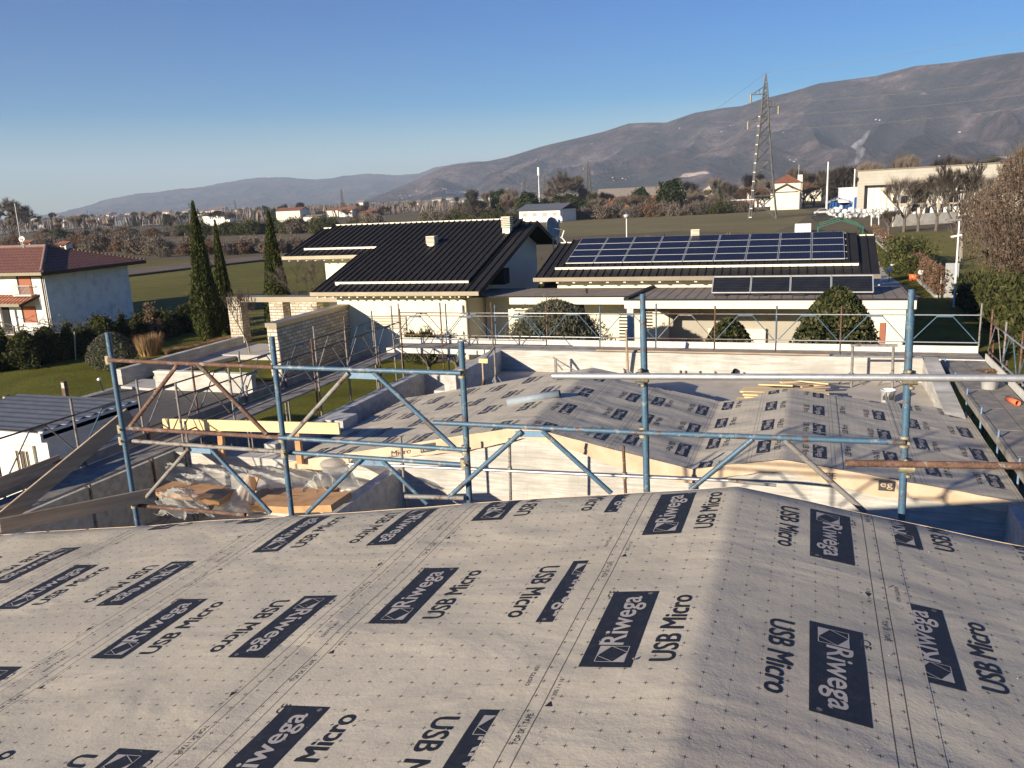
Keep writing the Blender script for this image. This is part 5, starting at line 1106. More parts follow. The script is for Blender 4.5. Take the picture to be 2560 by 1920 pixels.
p = rz('D',1605,1480); q = ry('D',1655,725,p.y); lp = thing('street_lamp', 'tall white lamp post with a flat head at the right edge of the garden', 'lamp post', p)
MB().tube(p, (q.x-.2*0,p.y,q.z), .075, 10, 0, .05).build('lamp_post', M_['whitep'], lp); MB().box(q.x-.75,q.x+.1,p.y-.15,p.y+.15,q.z-.03,q.z+.07).build('lamp_head', M_['greyt'], lp)
m1 = ry('D',1635,862,p.y); MB().bar(m1+Vector((-.35,0,-.05)), m1+Vector((.25,0,.05)), .2, .1).build('floodlight', M_['whitep'], lp)
# clipped hedge on the right
mb = MB(); rh = random.Random(44)
def hpos():
    y = rh.uniform(19, 60); top = 1.6 if y > 50 else 1.6+(50-y)*.03; u = rh.random()
    if u < .45: return (9.3+rh.gauss(0,.25)-.3*noise.noise(Vector((y*.5,0,0))), y, GZ+top*rh.random())
    return (rh.uniform(9.2,17), y, GZ+top+rh.gauss(0,.2)+.5*noise.noise(Vector((y*.4,u*5,2))))
leafcloud(mb, rh, 26000, hpos, .19, 1.3, 0, .28); mb.box(9.6,17.2,19,59.5,GZ,GZ+1.35,1)
solo(mb, 'clipped_hedge', [M_['hedge'], M_['dkgreen']], (12,40,GZ), 'broad dark hedge with feathery shoots along the right edge beyond the scaffold', 'hedge')
# big dry-leaved hornbeam at the right edge
bt = thing('hornbeam_tree', 'large dense tree holding dry brown leaves at the right edge', 'tree', (14.8,62,GZ)); rb = random.Random(9)
mb = MB(); tkk = MB(); cx, cy = 14.8, 62
tkk.tube((cx,cy,GZ), (cx,cy,GZ+2.2), .35, 10, 0, .3)
for k in range(46):
    t = rb.uniform(0,6.28); d = Vector((math.cos(t)*rb.uniform(.1,.62), math.sin(t)*rb.uniform(.1,.62), 1)).normalized(); branch(mb, rb, Vector((cx,cy,GZ+1.2+rb.random())), d, 2.6, .09, 2, 0, .22, 1.0, .012, 3, 2, .5, .014, 1)
def crownp(): 
    while True:
        z = rb.random(); r = math.sin(math.pi*min(1, .10+z*.9)**.85)**.6*5.3*1.; t = rb.uniform(0,6.28); r *= 1+.30*noise.noise(Vector((math.cos(t)*2.2,math.sin(t)*2.2,z*5))); k = (rb.random()**.4)
        return (cx+r*k*math.cos(t)*1.02, cy+r*k*math.sin(t), GZ+1.6+z*8.6)
leafcloud(mb, rb, 30000, crownp, .085, .4, 2, .6)
for k in range(13000):
    x, y, z = crownp(); p = Vector((x,y,z)); d = Vector((rb.gauss(0,.18)+(x-cx)*.06, rb.gauss(0,.18)+(y-cy)*.06, 1)).normalized()*rb.uniform(.5,1.1); e = Vector((.014,0,0)); mb.add([p-e, p+e, p+d], [(0,1,2)], 1)
mb.build('crown', [M_['bark'], M_['twig'], M_['brownleaf']], bt); tkk.build('trunk', M_['bark'], bt)
p = rz('D',1665,1080); tk, cr = bare_tree(33, 8.0, .5, .6, 4, .2, .35, 4, .03); place('bare_tree', 'pale-trunked bare tree behind the lamp post', 'tree', p, [('trunk', mkmesh(tk,'trunk',('palebark',))), ('crown', mkmesh(cr,'crown',('bark','twig')))])
# pollarded trees in front of the warehouse
for i, (a, b, h, w_, lb) in enumerate(((625,1055,10.0,.62,'wide pollarded tree before the warehouse door'),(815,1045,8.2,.36,'slim pollarded tree between two larger ones'),(1050,1040,10.2,.52,'tall pollarded tree before the dark warehouse windows'),(1375,1000,10.0,.40,'pollarded tree before the loaded warehouse racks'),(1530,990,9.8,.44,'pollarded tree beside the big brown tree'),(420,1070,4.0,.5,'short leafy tree left of the pollarded trees'))):
    p = rz('V',a,b); tk, cr = bare_tree(100+i, h*.80, w_, 1.0, 3, .22, .26, 5, .016, kids=(2,3), limbs=7, twl=h*.10); place('pollarded_tree', lb, 'tree', p, [('trunk', mkmesh(tk,'trunk',('bark',))), ('crown', mkmesh(cr,'crown',('bark','twig')))], 'trees before the warehouse')
# ================================================================ BUILDINGS FAR AND MID
def simple_house(name, label, px, py, w_, dpt, h, roofh, wm, rm, ang=0, hip=False, wins=0, group=None, y=None):
    p = rz('s',px,py) if y is None else ry('s',px,py,y); p.z = GZ
    r = thing(name, label, 'building', p, group); r.rotation_euler = (0,0,ang)
    def bb(mb, nm, mat, par=r): o = bpy.data.objects.new(nm, mb.mesh(nm, M_[mat])); C.objects.link(o); o.parent = par; return o
    mb = MB().box(-w_/2,w_/2,0,dpt,0,h); 
    if not hip and roofh: mb.prism([(-w_/2,0.01,h),(-w_/2,dpt-.01,h),(-w_/2,dpt/2,h+roofh*.97)], (w_,0,0))
    bb(mb, 'wall', wm); mb = MB(); o_ = .5
    if hip:
        k = min(w_, dpt)/2; mb.add([(-w_/2-o_,-o_,h),(w_/2+o_,-o_,h),(w_/2+o_,dpt+o_,h),(-w_/2-o_,dpt+o_,h),(-w_/2+k,dpt/2,h+roofh),(w_/2-k+.01,dpt/2,h+roofh)], [(0,1,5,4),(1,2,5),(2,3,4,5),(3,0,4),(3,2,1,0)])
    elif roofh: mb.prism([(-w_/2-o_,-o_,h-roofh*o_/dpt*2+.05),(-w_/2-o_,dpt/2,h+roofh+.05),(-w_/2-o_,dpt+o_,h-roofh*o_/dpt*2+.05),(-w_/2-o_,dpt/2,h+roofh+.3)], (w_+2*o_,0,0))
    else: mb.box(-w_/2-.1,w_/2+.1,-.1,dpt+.1,h,h+.3)
    bb(mb, 'roof', rm)
    for k in range(wins):
        x = -w_/2+w_*(k+.5)/wins; bb(MB().box(x-.5,x+.5,-.04,.02,h*.55,h*.55+1.1), 'window', 'dark')
    return r
# long shed with four windows
a, b = rz('C',65,402), rz('C',418,395); L = (b-a).length; sd = thing('farm_shed', 'long pale shed with four small windows and a grey roof in the field', 'building', (a+b)/2)
d = (b-a).normalized(); n = Vector((-d.y,d.x,0)); top = hz(1345,530,a.length*.98)
hgt = 3.5; 
def lp_(u, v, z): q = a+d*u+n*v; return (q.x,q.y,GZ+z)
mb = MB().prism([lp_(0,0,0),lp_(L,0,0),lp_(L,0,hgt),lp_(0,0,hgt)], n*8); mb.build('wall', M_['white'], sd)
mb = MB().prism([lp_(-.8,-.8,hgt-.1),lp_(-.8,4.5,hgt+1.5),lp_(-.8,9,hgt-.1),lp_(-.8,4.5,hgt+1.7)], d*(L+1.6)); mb.build('roof', M_['bluegrey'], sd)
for k in range(4): u = L*(.14+.245*k); mb = MB().prism([lp_(u-.8,-.06,1.7),lp_(u+.8,-.06,1.7),lp_(u+.8,-.06,2.7),lp_(u-.8,-.06,2.7)], n*.05); mb.build('window', M_['taupe'], sd)
# red farmhouse, pale barns, houses at the tree line
simple_house('red_farmhouse', 'low red farmhouse with a grey roof among the trees', 1575, 522, 27, 12, 5.5, 3.2, 'shutter', 'tar', .18, wins=6)
simple_house('barn', 'white gable-ended barn right of the dark evergreen', 1722, 503, 7, 16, 6.2, 2.4, 'white', 'tar', 1.35)
simple_house('barn', 'grey barn with a dark gable behind the brown trees', 1805, 498, 12, 10, 6, 3, 'taupe', 'tar', 1.3)
simple_house('ruined_hut', 'small orange-brick hut with a flat roof at the field corner', 1852, 530, 7.5, 4, 3.4, 0, 'shutter', 'white', 0)
simple_house('white_annex', 'low white annex half hidden behind the pylon', 1893, 518, 9, 8, 5.5, 1.4, 'white', 'tar', 0)
# white house with red pyramid roof and portal gable
wh = thing('white_house', 'tall white house with a red pyramid roof beside the large pylon', 'house', (-7.6,275,GZ)); y = 275.
a, b = ry('T',240,900,y), ry('T',735,900,y); et = ry('T',480,415,y).z; ap = ry('T',495,262,y+5).z
MB().box(a.x,b.x,y+.5,y+10,GZ,et).build('wall', M_['cream'], wh)
mb = MB(); mb.add([(a.x-.8,y-.3,et),(b.x+.3,y-.3,et),(b.x+.3,y+10.8,et),(a.x-.8,y+10.8,et),((a.x+b.x)/2,y+5,ap)], [(0,1,4),(1,2,4),(2,3,4),(3,0,4),(3,2,1,0)]); mb.build('roof', M_['tileO'], wh)
a2, b2 = ry('T',190,900,y-2.5), ry('T',720,900,y-2.5); wt = ry('T',400,605,y-2.5).z; gl, gr, gt = ry('T',185,590,y-3), ry('T',775,565,y-3), ry('T',490,430,y-3)
MB().box(a2.x,b2.x,y-2.5,y+.5,GZ,wt).build('front_wall', M_['cream'], wh); MB().prism([(a2.x,y-2.4,wt),(b2.x,y-2.4,wt),((a2.x+b2.x)/2,y-2.4,wt+1.6)], (0,2.9,0)).build('gable_opening', M_['dark'], wh)
mb = MB(); mb.prism([gl, gt, gt-Vector((0,0,.5)), gl-Vector((0,0,.35))], (0,3.4,0)); mb.prism([gt, gr, gr-Vector((0,0,.35)), gt-Vector((0,0,.5))], (0,3.4,0)); mb.build('porch_roof', M_['brownwood'], wh)
MB().prism([(gl.x+1.5,y-2.45,gl.z-.1),(gr.x-1.5,y-2.45,gr.z-.1),(gt.x,y-2.45,gt.z-.6)], (0,.3,0)).build('gable', M_['cream'], wh)
q = ry('T',740,345,y+2); MB().box(q.x-.7,q.x+.7,y+1,y+2.4,GZ,q.z+1.2).build('chimney', M_['cream'], wh)
q = ry('T',720,80,y+2); MB().tube((q.x,y+2,et), (q.x,y+2,q.z), .08, 5).build('aerial', M_['zinc'], wh)
simple_house('cottage', 'small white cottage behind the white house with the pyramid roof', 2022, 503, 10, 7, 6.0, 2.0, 'cream', 'tileO', .2)
# warehouse
wa = thing('warehouse', 'large beige panelled warehouse with a tall sliding door', 'building', (15,212,GZ)); pl, pr_ = rz('V',0,830), rz('V',1500,830); pr_ = pl+(pr_-pl)*1.6; d = (pr_-pl).normalized(); n = Vector((-d.y,d.x,0)); L = (pr_-pl).length; zt = hz(2139,429,math.hypot(pl.x,pl.y))
def wp(u, v, z): q = pl+d*u+n*v; return Vector((q.x,q.y,z))
def alongpx(k, a_, b_):   # where a pixel meets the facade plane
    r_ = Vector(ray(k,a_,b_)); t = pl.dot(n)/r_.dot(n); q = r_*t; return (q-pl).dot(d), q.z
mb = MB(); nP = 14; 
for k in range(nP): z0 = GZ+(zt-GZ)*k/nP; z1 = GZ+(zt-GZ)*(k+1)/nP; mb.prism([wp(0,0,z0+.05),wp(L,0,z0+.05),wp(L,0,z1),wp(0,0,z1)], n*40); mb.prism([wp(.1,.06,z0-.01),wp(L,.06,z0-.01),wp(L,.06,z0+.06),wp(.1,.06,z0+.06)], n*39)
mj = MB()
for k in range(1, nP): z0 = GZ+(zt-GZ)*k/nP; mj.prism([wp(.02,-.02,z0-.06),wp(L,-.02,z0-.06),wp(L,-.02,z0+.06),wp(.02,-.02,z0+.06)], n*.03)
mj.build('panel_joints', M_['taupe'], wa)
M_['panel'] = gen('beige_panels', (.35,.325,.27), (.42,.39,.33), .5, bs=.1); mb.build('wall', M_['panel'], wa)
MB().prism([wp(-.3,-.2,zt),wp(L,-.2,zt),wp(L,-.2,zt+.25),wp(-.3,-.2,zt+.25)], n*41).build('roof_edge', M_['gutter'], wa)
u0, z0 = alongpx('V',160,475); u1, _ = alongpx('V',520,475); mb = MB(); mb.prism([wp(u0-.9,-.12,GZ),wp(u0,-.12,GZ),wp(u0,-.12,z0+.6),wp(u0-.9,-.12,z0+.6)], n*.1); mb.prism([wp(u0-.9,-.12,z0),wp(u1,-.12,z0),wp(u1,-.12,z0+.6),wp(u0-.9,-.12,z0+.6)], n*.1); o = mb.build('door_surround', M_['black'], wa)
mb = MB()
for k in range(4): a_, b_ = u0+(u1-u0)*k/4+.08, u0+(u1-u0)*(k+1)/4-.06; mb.prism([wp(a_,-.15,GZ),wp(b_,-.15,GZ),wp(b_,-.15,z0),wp(a_,-.15,z0)], n*.08)
mb.build('sliding_door', M_['cream'], wa)
u2, z2 = alongpx('V',770,470); u3, z3 = alongpx('V',1285,530); MB().prism([wp(u2,-.1,z3),wp(u3,-.1,z3),wp(u3,-.1,z2),wp(u2,-.1,z2)], n*.12).build('window_band', M_['glass'], wa)
u4, z4 = alongpx('V',18,362); MB().prism([wp(u4-.4,-.3,z4-.4),wp(u4+.4,-.3,z4-.4),wp(u4+.4,-.3,z4+.4),wp(u4-.4,-.3,z4+.4)], n*.3).build('wall_unit', M_['black'], wa)
u5, z5 = alongpx('V',1400,170); mb = MB(); mb.grid(lambda u, v: wp(u5+8*u, 4+6*v, zt+.2+1.2*math.sin(math.pi*u)), 10, 3); mb.build('skylight_hump', M_['whitep'], wa)
MB().tube(wp(-.6,-.3,GZ), wp(-.6,-.3,zt+.6), .15, 8).build('downpipe', M_['white'], wa)
# storage racks with wrapped goods before the warehouse
rk = thing('storage_rack', 'long pallet rack full of wrapped goods before the warehouse', 'rack', wp(30,-8,GZ)); rr = random.Random(77); mb = MB()
ua, _ = alongpx('V',700,620)
for z in (2.6,5.0,7.2): mb.bar(wp(ua,-7,GZ+z), wp(ua+22,-7,GZ+z), .2, .16)
for k in range(8): mb.bar(wp(ua+k*3.1,-7,GZ), wp(ua+k*3.1,-7,GZ+7.4), .1, .1)
mb.build('rack_frame', M_['wood'], rk)
for z in (.1,2.75,5.15):
    for k in range(22):
        if rr.random() < .85:
            h = rr.uniform(.7,2.0); u = ua+.3+k*1.0; MB().prism([wp(u,-6.8,GZ+z),wp(u+rr.uniform(.5,.9),-6.8,GZ+z),wp(u+.8,-6.8,GZ+z+h),wp(u+.1,-6.8,GZ+z+h*.9)], n*1.2).build('wrapped_load', M_[rr.choice(['whitep','white','conc','black','paving'])], rk)
ys_ = rz('T',1500,1080)
bagm = bushmesh(300, .55, .55, 1.0, 0, .1, .35, core=True)
bag = MB(); bag.grid(lambda u, v: ((.52+.07*math.sin(u*25)+.05*math.sin(v*9))*math.cos(u*6.283)*math.sin(math.pi*min(1,v*.94+.04))**.35, (.52+.06*math.sin(u*19))*math.sin(u*6.283)*math.sin(math.pi*min(1,v*.94+.04))**.35, v*1.05), 14, 8)
bags = [bag.mesh('bag', [M_[k]]) for k in ('whitep','white','alu')]
for k in range(120):
    px = rr.uniform(1270,2500); py = rr.uniform(985,1085); p = rz('T',px,py)
    bush('bulk_bag', 'white bulk bag in the heap before the warehouse yard', (p.x,p.y,GZ+rr.choice((0,0,.9))), rr.choice(bags), (rr.uniform(.7,1.2),rr.uniform(.7,1.2),rr.uniform(.6,1.1)), rr.uniform(0,6), 'bulk bags in the warehouse yard', 'bag')
tp_ = thing('tarp_pile', 'pile covered with a bright blue tarpaulin under the open shelter', 'tarpaulin', rz('T',1550,1000)); M_['tarp'] = gen('blue_tarpaulin', (.03,.14,.42), (.06,.20,.52), 1, rough=.4, bs=.3, bd=.1)
q0, q1 = rz('T',1275,1000), rz('T',1840,960); q1 = q0+(q1-q0).normalized()*(q1-q0).length; dd = (q1-q0); mb = MB()
mb.grid(lambda u, v: q0+dd*u+Vector((0,v*3,0))+Vector((0,0,2.2+.5*math.sin(u*9)+(.9 if u > .8 else 0)+.2*math.sin(v*6))), 40, 4); mb.grid(lambda u, v: q0+dd*u+Vector((.1*math.sin(u*60),-.3*(1-v),(2.2+.5*math.sin(u*9)+(.9 if u > .8 else 0))*v)), 60, 4); mb.build('tarpaulin', M_['tarp'], tp_)
sh2 = thing('open_shelter', 'open-sided shelter with a shallow pitched grey roof beside the warehouse', 'shelter', rz('T',1450,960)); yb = 235.
g0, g1, g2 = ry('T',1215,815,yb), ry('T',1450,725,yb), ry('T',1740,800,yb); mb = MB(); mb.prism([g0,g1,g1+Vector((0,0,.4)),g0+Vector((0,0,.35))], (0,10,0)); mb.prism([g1,g2,g2+Vector((0,0,.35)),g1+Vector((0,0,.4))], (0,10,0)); mb.build('roof', M_['alu'], sh2)
MB().box(g0.x+.3,g2.x,yb+9,yb+9.5,GZ,g0.z).build('back_wall', M_['dark'], sh2); 
for x in (g0.x+.2,g2.x-.2): MB().tube((x,yb+.2,GZ), (x,yb+.2,g0.z+.2), .2, 6).build('column', M_['alu'], sh2)
simple_house('white_shed', 'low white building between the shelter and the warehouse', 2119, 526, 5.0, 8, 5.6, 0, 'white', 'white', 0, y=262.)
# dark green car and small truck in the yard
for (a, b, cm, lb) in ((1140,1110,'black','dark car parked at the yard edge'),(1160,1010,'olive_','pale green van parked behind the dark car')):
    p = rz('T',a,b); cr_ = thing('parked_car', lb, 'car', p); cm_ = M_['glass'] if cm == 'black' else M_['alu']
    prof = [(-2.1,.35),(-2.1,.85),(-1.5,.95),(-.9,1.45),(.7,1.5),(1.3,1.0),(2.1,.85),(2.15,.35)]
    MB().prism([(p.x+u,p.y-.85,GZ+z) for u, z in prof], (0,1.7,0)).build('body', cm_, cr_); MB().prism([(p.x+u,p.y-.87,GZ+z) for u, z in ((-1.3,.98),(-.85,1.38),(.6,1.42),(1.1,1.0))], (0,1.74,0)).build('window', M_['dark'], cr_)
    for u in (-1.4,1.4): MB().tube((p.x+u,p.y-.9,GZ+.33), (p.x+u,p.y+.9,GZ+.33), .33, 12).build('wheel', M_['black'], cr_)
# green tensioned ball-court / greenhouse frame behind the solar roof
gf = thing('greenhouse_frame', 'open green metal greenhouse frame behind the solar roof', 'frame', rz('T',1500,1390)); M_['greenm'] = gen('green_metal', (.02,.09,.06), (.03,.12,.08), 3, rough=.5, bs=0); y0 = 133.
A_, B_, C_ = ry('T',1075,1240,y0), ry('T',1500,1115,y0), ry('T',1900,1230,y0); mb = MB()
for yy in (0,6,12):
    o_ = Vector((0,yy,0)); mb.bar(A_+o_, B_+o_, .13, .13); mb.bar(B_+o_, C_+o_, .13, .13)
    for q in (A_,C_): mb.bar(Vector((q.x,q.y+yy,GZ)), q+o_, .15, .15, up=(0,1,0))
for q in (A_,B_,C_): mb.bar(q, q+Vector((0,12,0)), .15, .15)
mb.build('frame', M_['greenm'], gf)
wall('yard_wall', 'long grey concrete wall holding up the warehouse yard', rz('V',480,985)[:2], rz('V',1300,930)[:2], 1.9, .3, 'conc')
p = rz('T',830,1330); solo(MB().box(p.x-1.6,p.x+.9,p.y,p.y+2,GZ,GZ+1.35), 'white_tank', M_['white'], p, 'white box shed left of the green frame', 'shed')
# poles and lamps
for (k, a, b, t, r_, lb) in (('T',1240,820,30,.28,'tall white concrete pole left of the warehouse'),('V',203,975,800,.12,'white street lamp pole before the blue tarpaulin'),('V',300,985,830,.10,'thin pole right of the white street lamp pole'),('S',957,800,548,.07,'thin white lamp pole behind the solar roof')):
    p = rz(k,a,b) if k != 'T' else ry('T',1225,940,225.)
    if k == 'S': p = ry('S',957,800,62.)
    q = ry(k,a+(20 if k == 'T' else 0),t,p.y); g0 = Vector((p.x,p.y,GZ)); t_ = thing('lamp_pole', lb, 'pole', g0); MB().tube(g0, q, r_, 8, 0, r_*.6).build('pole', M_['whitep'], t_)
    if k != 'T': MB().lathe(q-Vector((0,0,.1)), [(0,0),(r_*3,.1),(r_*3.5,.3),(0,.4)], 10).build('lamp_head', M_['alu'], t_)
# ---------------------------------------------------------------- pylons and wires
M_['pylon'] = gen('pylon_steel', (.085,.085,.08), (.14,.135,.125), 2, bs=0)
def pylon(label, px, dist, top_py, base_w=None, arms=True, color='pylon', det=14, p=None, axis=None):
    p = p or far(px, dist); zt = hz(px, top_py, math.hypot(p.x,p.y)); H = zt-GZ; bw = base_w or H*.15; mb = MB(); r = H*.0045 if det > 10 else H*.006
    ax = axis or Vector((1,.0,0)); ay = Vector((-ax.y,ax.x,0))
    W = lambda t: bw*(1-t)**1.35*.5+H*.010*(1 if t < .88 else max(.05,(1-t)/.12)) if t < 1 else .02
    def cr(t): w_ = W(t); return [p+ax*sx*w_+ay*sy*w_+Vector((0,0,H*t)) for sx, sy in ((-1,-1),(1,-1),(1,1),(-1,1))]
    ts = [0]; 
    while ts[-1] < .985: ts.append(min(1, ts[-1]+max(.028, (1-ts[-1])*.16)))
    for i in range(len(ts)-1):
        a, b = cr(ts[i]), cr(ts[i+1])
        for j in range(4):
            mb.tube(a[j], b[j], r*1.2, 4, 0, None, False); mb.tube(a[j], b[(j+1)%4], r*.6, 3, 0, None, False); mb.tube(a[(j+1)%4], b[j], r*.6, 3, 0, None, False); 
            if i % 2 == 0: mb.tube(b[j], b[(j+1)%4], r*.6, 3, 0, None, False)
    root = thing('power_pylon', label, 'pylon', p, 'lattice pylons'); mb.build('lattice_tower', M_[color], root)
    tips = []
    if arms:
        for t, s, l in ((.86,-1,.10),(.77,1,.09),(.68,-1,.115)):
            c = p+Vector((0,0,H*t)); w_ = W(t); tip = c+ax*s*(l*H); m2 = MB()
            for sy in (-1,1):
                m2.tube(c+ax*s*w_+ay*sy*w_, tip, r*.8, 4, 0, None, False); m2.tube(c+ax*s*w_+ay*sy*w_+Vector((0,0,H*.045)), tip, r*.7, 4, 0, None, False)
            for f in (.3,.6): m2.tube(c+ax*s*(w_+(l*H-w_)*f), c+ax*s*(w_+(l*H-w_)*f)+Vector((0,0,H*.045*(1-f))), r*.5, 3, 0, None, False)
            m2.build('cross_arm', M_[color], root); m3 = MB()
            for k in range(9): m3.tube(tip-Vector((0,0,H*.006*k)), tip-Vector((0,0,H*(.006*k+.004))), r*1.9, 6)
            m3.build('insulator', M_['clamp'], root); tips.append(tip-Vector((0,0,H*.055)))
    tips.append(p+Vector((0,0,H))); return root, tips
pb, pe = rz('Y',310,1600), rz('Y',575,1610); pc = (pb+pe)/2
_, tips = pylon('large lattice pylon standing in the field beside the white house', 1912, 0, 182, 5.6, p=Vector((pc.x,pc.y+2,GZ)))
for k in range(9):    # white warning ladder plates on its left leg
    pass
lad = thing('pylon_ladder', 'white-runged ladder climbing the left side of the large pylon', 'ladder', pc); mb = MB()
y_ = pc.y-3; la, lb2 = ry('Y',303,1590,y_), ry('Y',400,545,y_); lc, ld = ry('Y',325,1590,y_), ry('Y',412,545,y_); mb.tube(la, lb2, .05, 4); mb.tube(lc, ld, .05, 4); mb.build('ladder_rail', M_['greyt'], lad); mb = MB()
for k in range(12): t = k/11; a_ = la.lerp(lb2,t); b_ = lc.lerp(ld,t); mb.bar(a_-Vector((.06,0,0)), b_+Vector((.06,0,0)), .1, .2)
mb.build('ladder_plate', M_['whitep'], lad)
pys = [('slender pylon behind the big round bare tree', 1472, 430, 400), ('small pylon above the evergreens, left one', 1312, 620, 448), ('pylon left of the big round bare tree', 1363, 500, 436), ('tiny pylon on the plain above the left meadow', 586, 1300, 498), ('distant pylon above the yellow farmhouse', 855, 900, 470), ('tiny far pylon over the grey barn', 213, 1500, 524)]
pt = {}
for lb, px, ds, tp in pys: pt[px] = pylon(lb, px, ds, tp, det=8)[1]
nxt = Vector((95,120,24)); wires = MB()
def cable(mb, p, q, sag, r=.022, n=24):
    pr = None
    for i in range(n+1):
        t = i/n; c = Vector(p).lerp(Vector(q), t); c.z -= sag*4*t*(1-t)
        if pr: mb.tube(pr, c, r, 4, 0, None, False)
        pr = c
for k, t in enumerate(tips): cable(wires, t, Vector((110+k*2, 110, t.z+5+k*1.5)), 5, .028); cable(wires, t, pt[1472][min(k, len(pt[1472])-1)], 6, .035)
for k in range(4): cable(wires, pt[1472][k], pt[1363][k], 6, .05); cable(wires, pt[1363][k], pt[1312][k], 6, .06)
tag(wires.build('power_lines', M_['greyt']), 'thin overhead cables strung between the lattice pylons', 'cable')
mp = far(1349, 640); mt = thing('radio_mast', 'white and grey radio mast above the far tree line', 'mast', mp); zt = hz(1349, 418, 640); MB().tube(mp, (mp.x,mp.y,zt), .8, 6, 0, .3).build('mast', M_['zinc'], mt); MB().tube((mp.x,mp.y,zt-6), (mp.x,mp.y,zt), 1.1, 6).build('antenna_drum', M_['whitep'], mt)
# ---------------------------------------------------------------- trees beyond
protos = []
for i, (h, sp, ub, tw) in enumerate(((9,.75,.25,'twig'),(11,.45,.8,'twig'),(7,.85,.15,'twig'),(9,.6,.5,'redtwig'),(12,.35,1.0,'twig'))):
    tk, cr = bare_tree(200+i, h*.8, sp, ub, 3, .18, .20, 7, .03, kids=(2,3), limbs=6, twl=h*.12); protos.append((mkmesh(tk,'trunk',('bark',)), mkmesh(cr,'crown',('bark',tw))))
everg = mkmesh(bushmesh(210, 3.0, 3.0, 8.5, 2600, .42, .4, .2, .6, True, 'dome'), 'crown', ('dkgreen','dkgreen')); conif = mkmesh(bushmesh(211, 2.6, 2.6, 9.5, 2200, .4, .3, .2, .6, True, 'cone'), 'crown', ('dkgreen','dkgreen'))
rr = random.Random(99); LAB = ('leafless tree in the tree line across the fields', 'tree with russet winter leaves in the tree line', 'dark evergreen tree in the tree line')
def far_tree(px, dist, kind=None, s=1):
    p = far(px, dist); k = kind if kind is not None else rr.choice((0,0,1,1,2,2,4,3,5))
    if k == 5: o = bush('evergreen_tree', LAB[2], p, conif if s > 1.5 else everg, (s,s,s*rr.uniform(.8,1.1)), rr.uniform(0,6), 'evergreens in the far tree line', 'tree')
    else: place('bare_tree' if k != 3 else 'russet_tree', LAB[1] if k == 3 else LAB[0], 'tree', p, [('trunk', protos[k][0]), ('crown', protos[k][1])], ('russet' if k == 3 else 'bare')+' trees in the far tree line', (s,s,s*rr.uniform(.85,1.15)), rr.uniform(0,6))
for i in range(85):                                   # across the left plain
    px = rr.uniform(-40, 1180); far_tree(px, rr.uniform(420, 900), rr.choice((0,0,1,4,4,1,3,5)), rr.uniform(.6,1.05))
for i in range(60):                                   # middle, behind the long shed and red farmhouse
    px = rr.uniform(1150, 1900); far_tree(px, rr.uniform(270, 400), None, rr.uniform(.8,1.2))
for i in range(34): px = rr.uniform(1880, 2160); far_tree(px, rr.uniform(285, 360), rr.choice((0,1,3,3,4,1)), rr.uniform(1.0,1.5))
for i in range(10): far_tree(rr.uniform(2150, 2480), rr.uniform(270, 330), rr.choice((0,1,4)), rr.uniform(1.2,1.5))
for px, ds, k, s in ((1677,262,5,1.25),(1480,300,5,.8),(1395,310,5,.75),(1425,312,5,.8),(1455,312,5,.8),(1360,320,5,.8),(1600,290,3,1.),(1735,300,0,1.3)): far_tree(px, ds, k, s)
def big_tree(label, px, dist, h, seed, sp=.8, ub=.35, mats=('bark','twig')):
    tk, cr = bare_tree(seed, h, sp, ub, 4, .35, .18, 9, .04, kids=(2,3), limbs=7, twl=h*.08); place('bare_tree', label, 'tree', far(px, dist), [('trunk', mkmesh(tk,'trunk',('bark',))), ('crown', mkmesh(cr,'crown',mats))])
big_tree('big round-headed bare tree standing above the tree line near the pylons', 1412, 330, 17, 501); big_tree('large bare tree at the far left edge of the plain', 18, 330, 15, 502); big_tree('pale bare tree behind the white house with the pyramid roof', 2035, 300, 13, 503)
# scrub rows
scrub = [mkmesh(bushmesh(400+i, 2.2, 1.8, 2.6, 1500, .22, .6, 1.0, .3, False), 'scrub_twigs', (('twig','redtwig','hedge')[i],'bark')) for i in range(3)]
def scrubrow(k, a0, b0, a1, b1, n, s, lab, grp, kinds=(0,0,1), jit=2.5):
    p, q = rz(k,a0,b0), rz(k,a1,b1)
    for i in range(n):
        c = p.lerp(q, (i+rr.random())/n)+Vector((rr.gauss(0,jit), rr.gauss(0,jit), 0)); c.z = GZ
        bush('scrub_bush', lab, c, scrub[rr.choice(kinds)], s*rr.uniform(.7,1.25), rr.uniform(0,6), grp, 'bush')
scrubrow('O',300,600,2200,690,26,1.0,'brown leafless bush in the scrub row behind the red tiled house','scrub behind the tiled house')
scrubrow('P',0,690,1500,660,20,.8,'brown leafless bush along the ditch behind the cypresses','scrub along the ditch')
scrubrow('O',600,520,2200,480,20,1.1,'bush in the second hedgerow across the left fields','second hedgerow of the left fields',(0,1,2))
scrubrow('P',100,480,2212,430,34,1.25,'bush in the dark hedgerow behind the villa roof','dark hedgerow behind the villa',(2,2,0))
scrubrow('R',700,600,1750,590,18,1.1,'olive-green bush just above the villa ridge','green bushes above the villa ridge',(2,2,0))
scrubrow('S',240,575,1500,525,34,1.15,'leafless bush at the edge of the ploughed field','bushes at the ploughed field edge',(0,0,1))
scrubrow('S',1500,525,2200,490,18,1.1,'dark bush at the top edge of the ploughed field','bushes along the top of the ploughed field',(0,2,0))
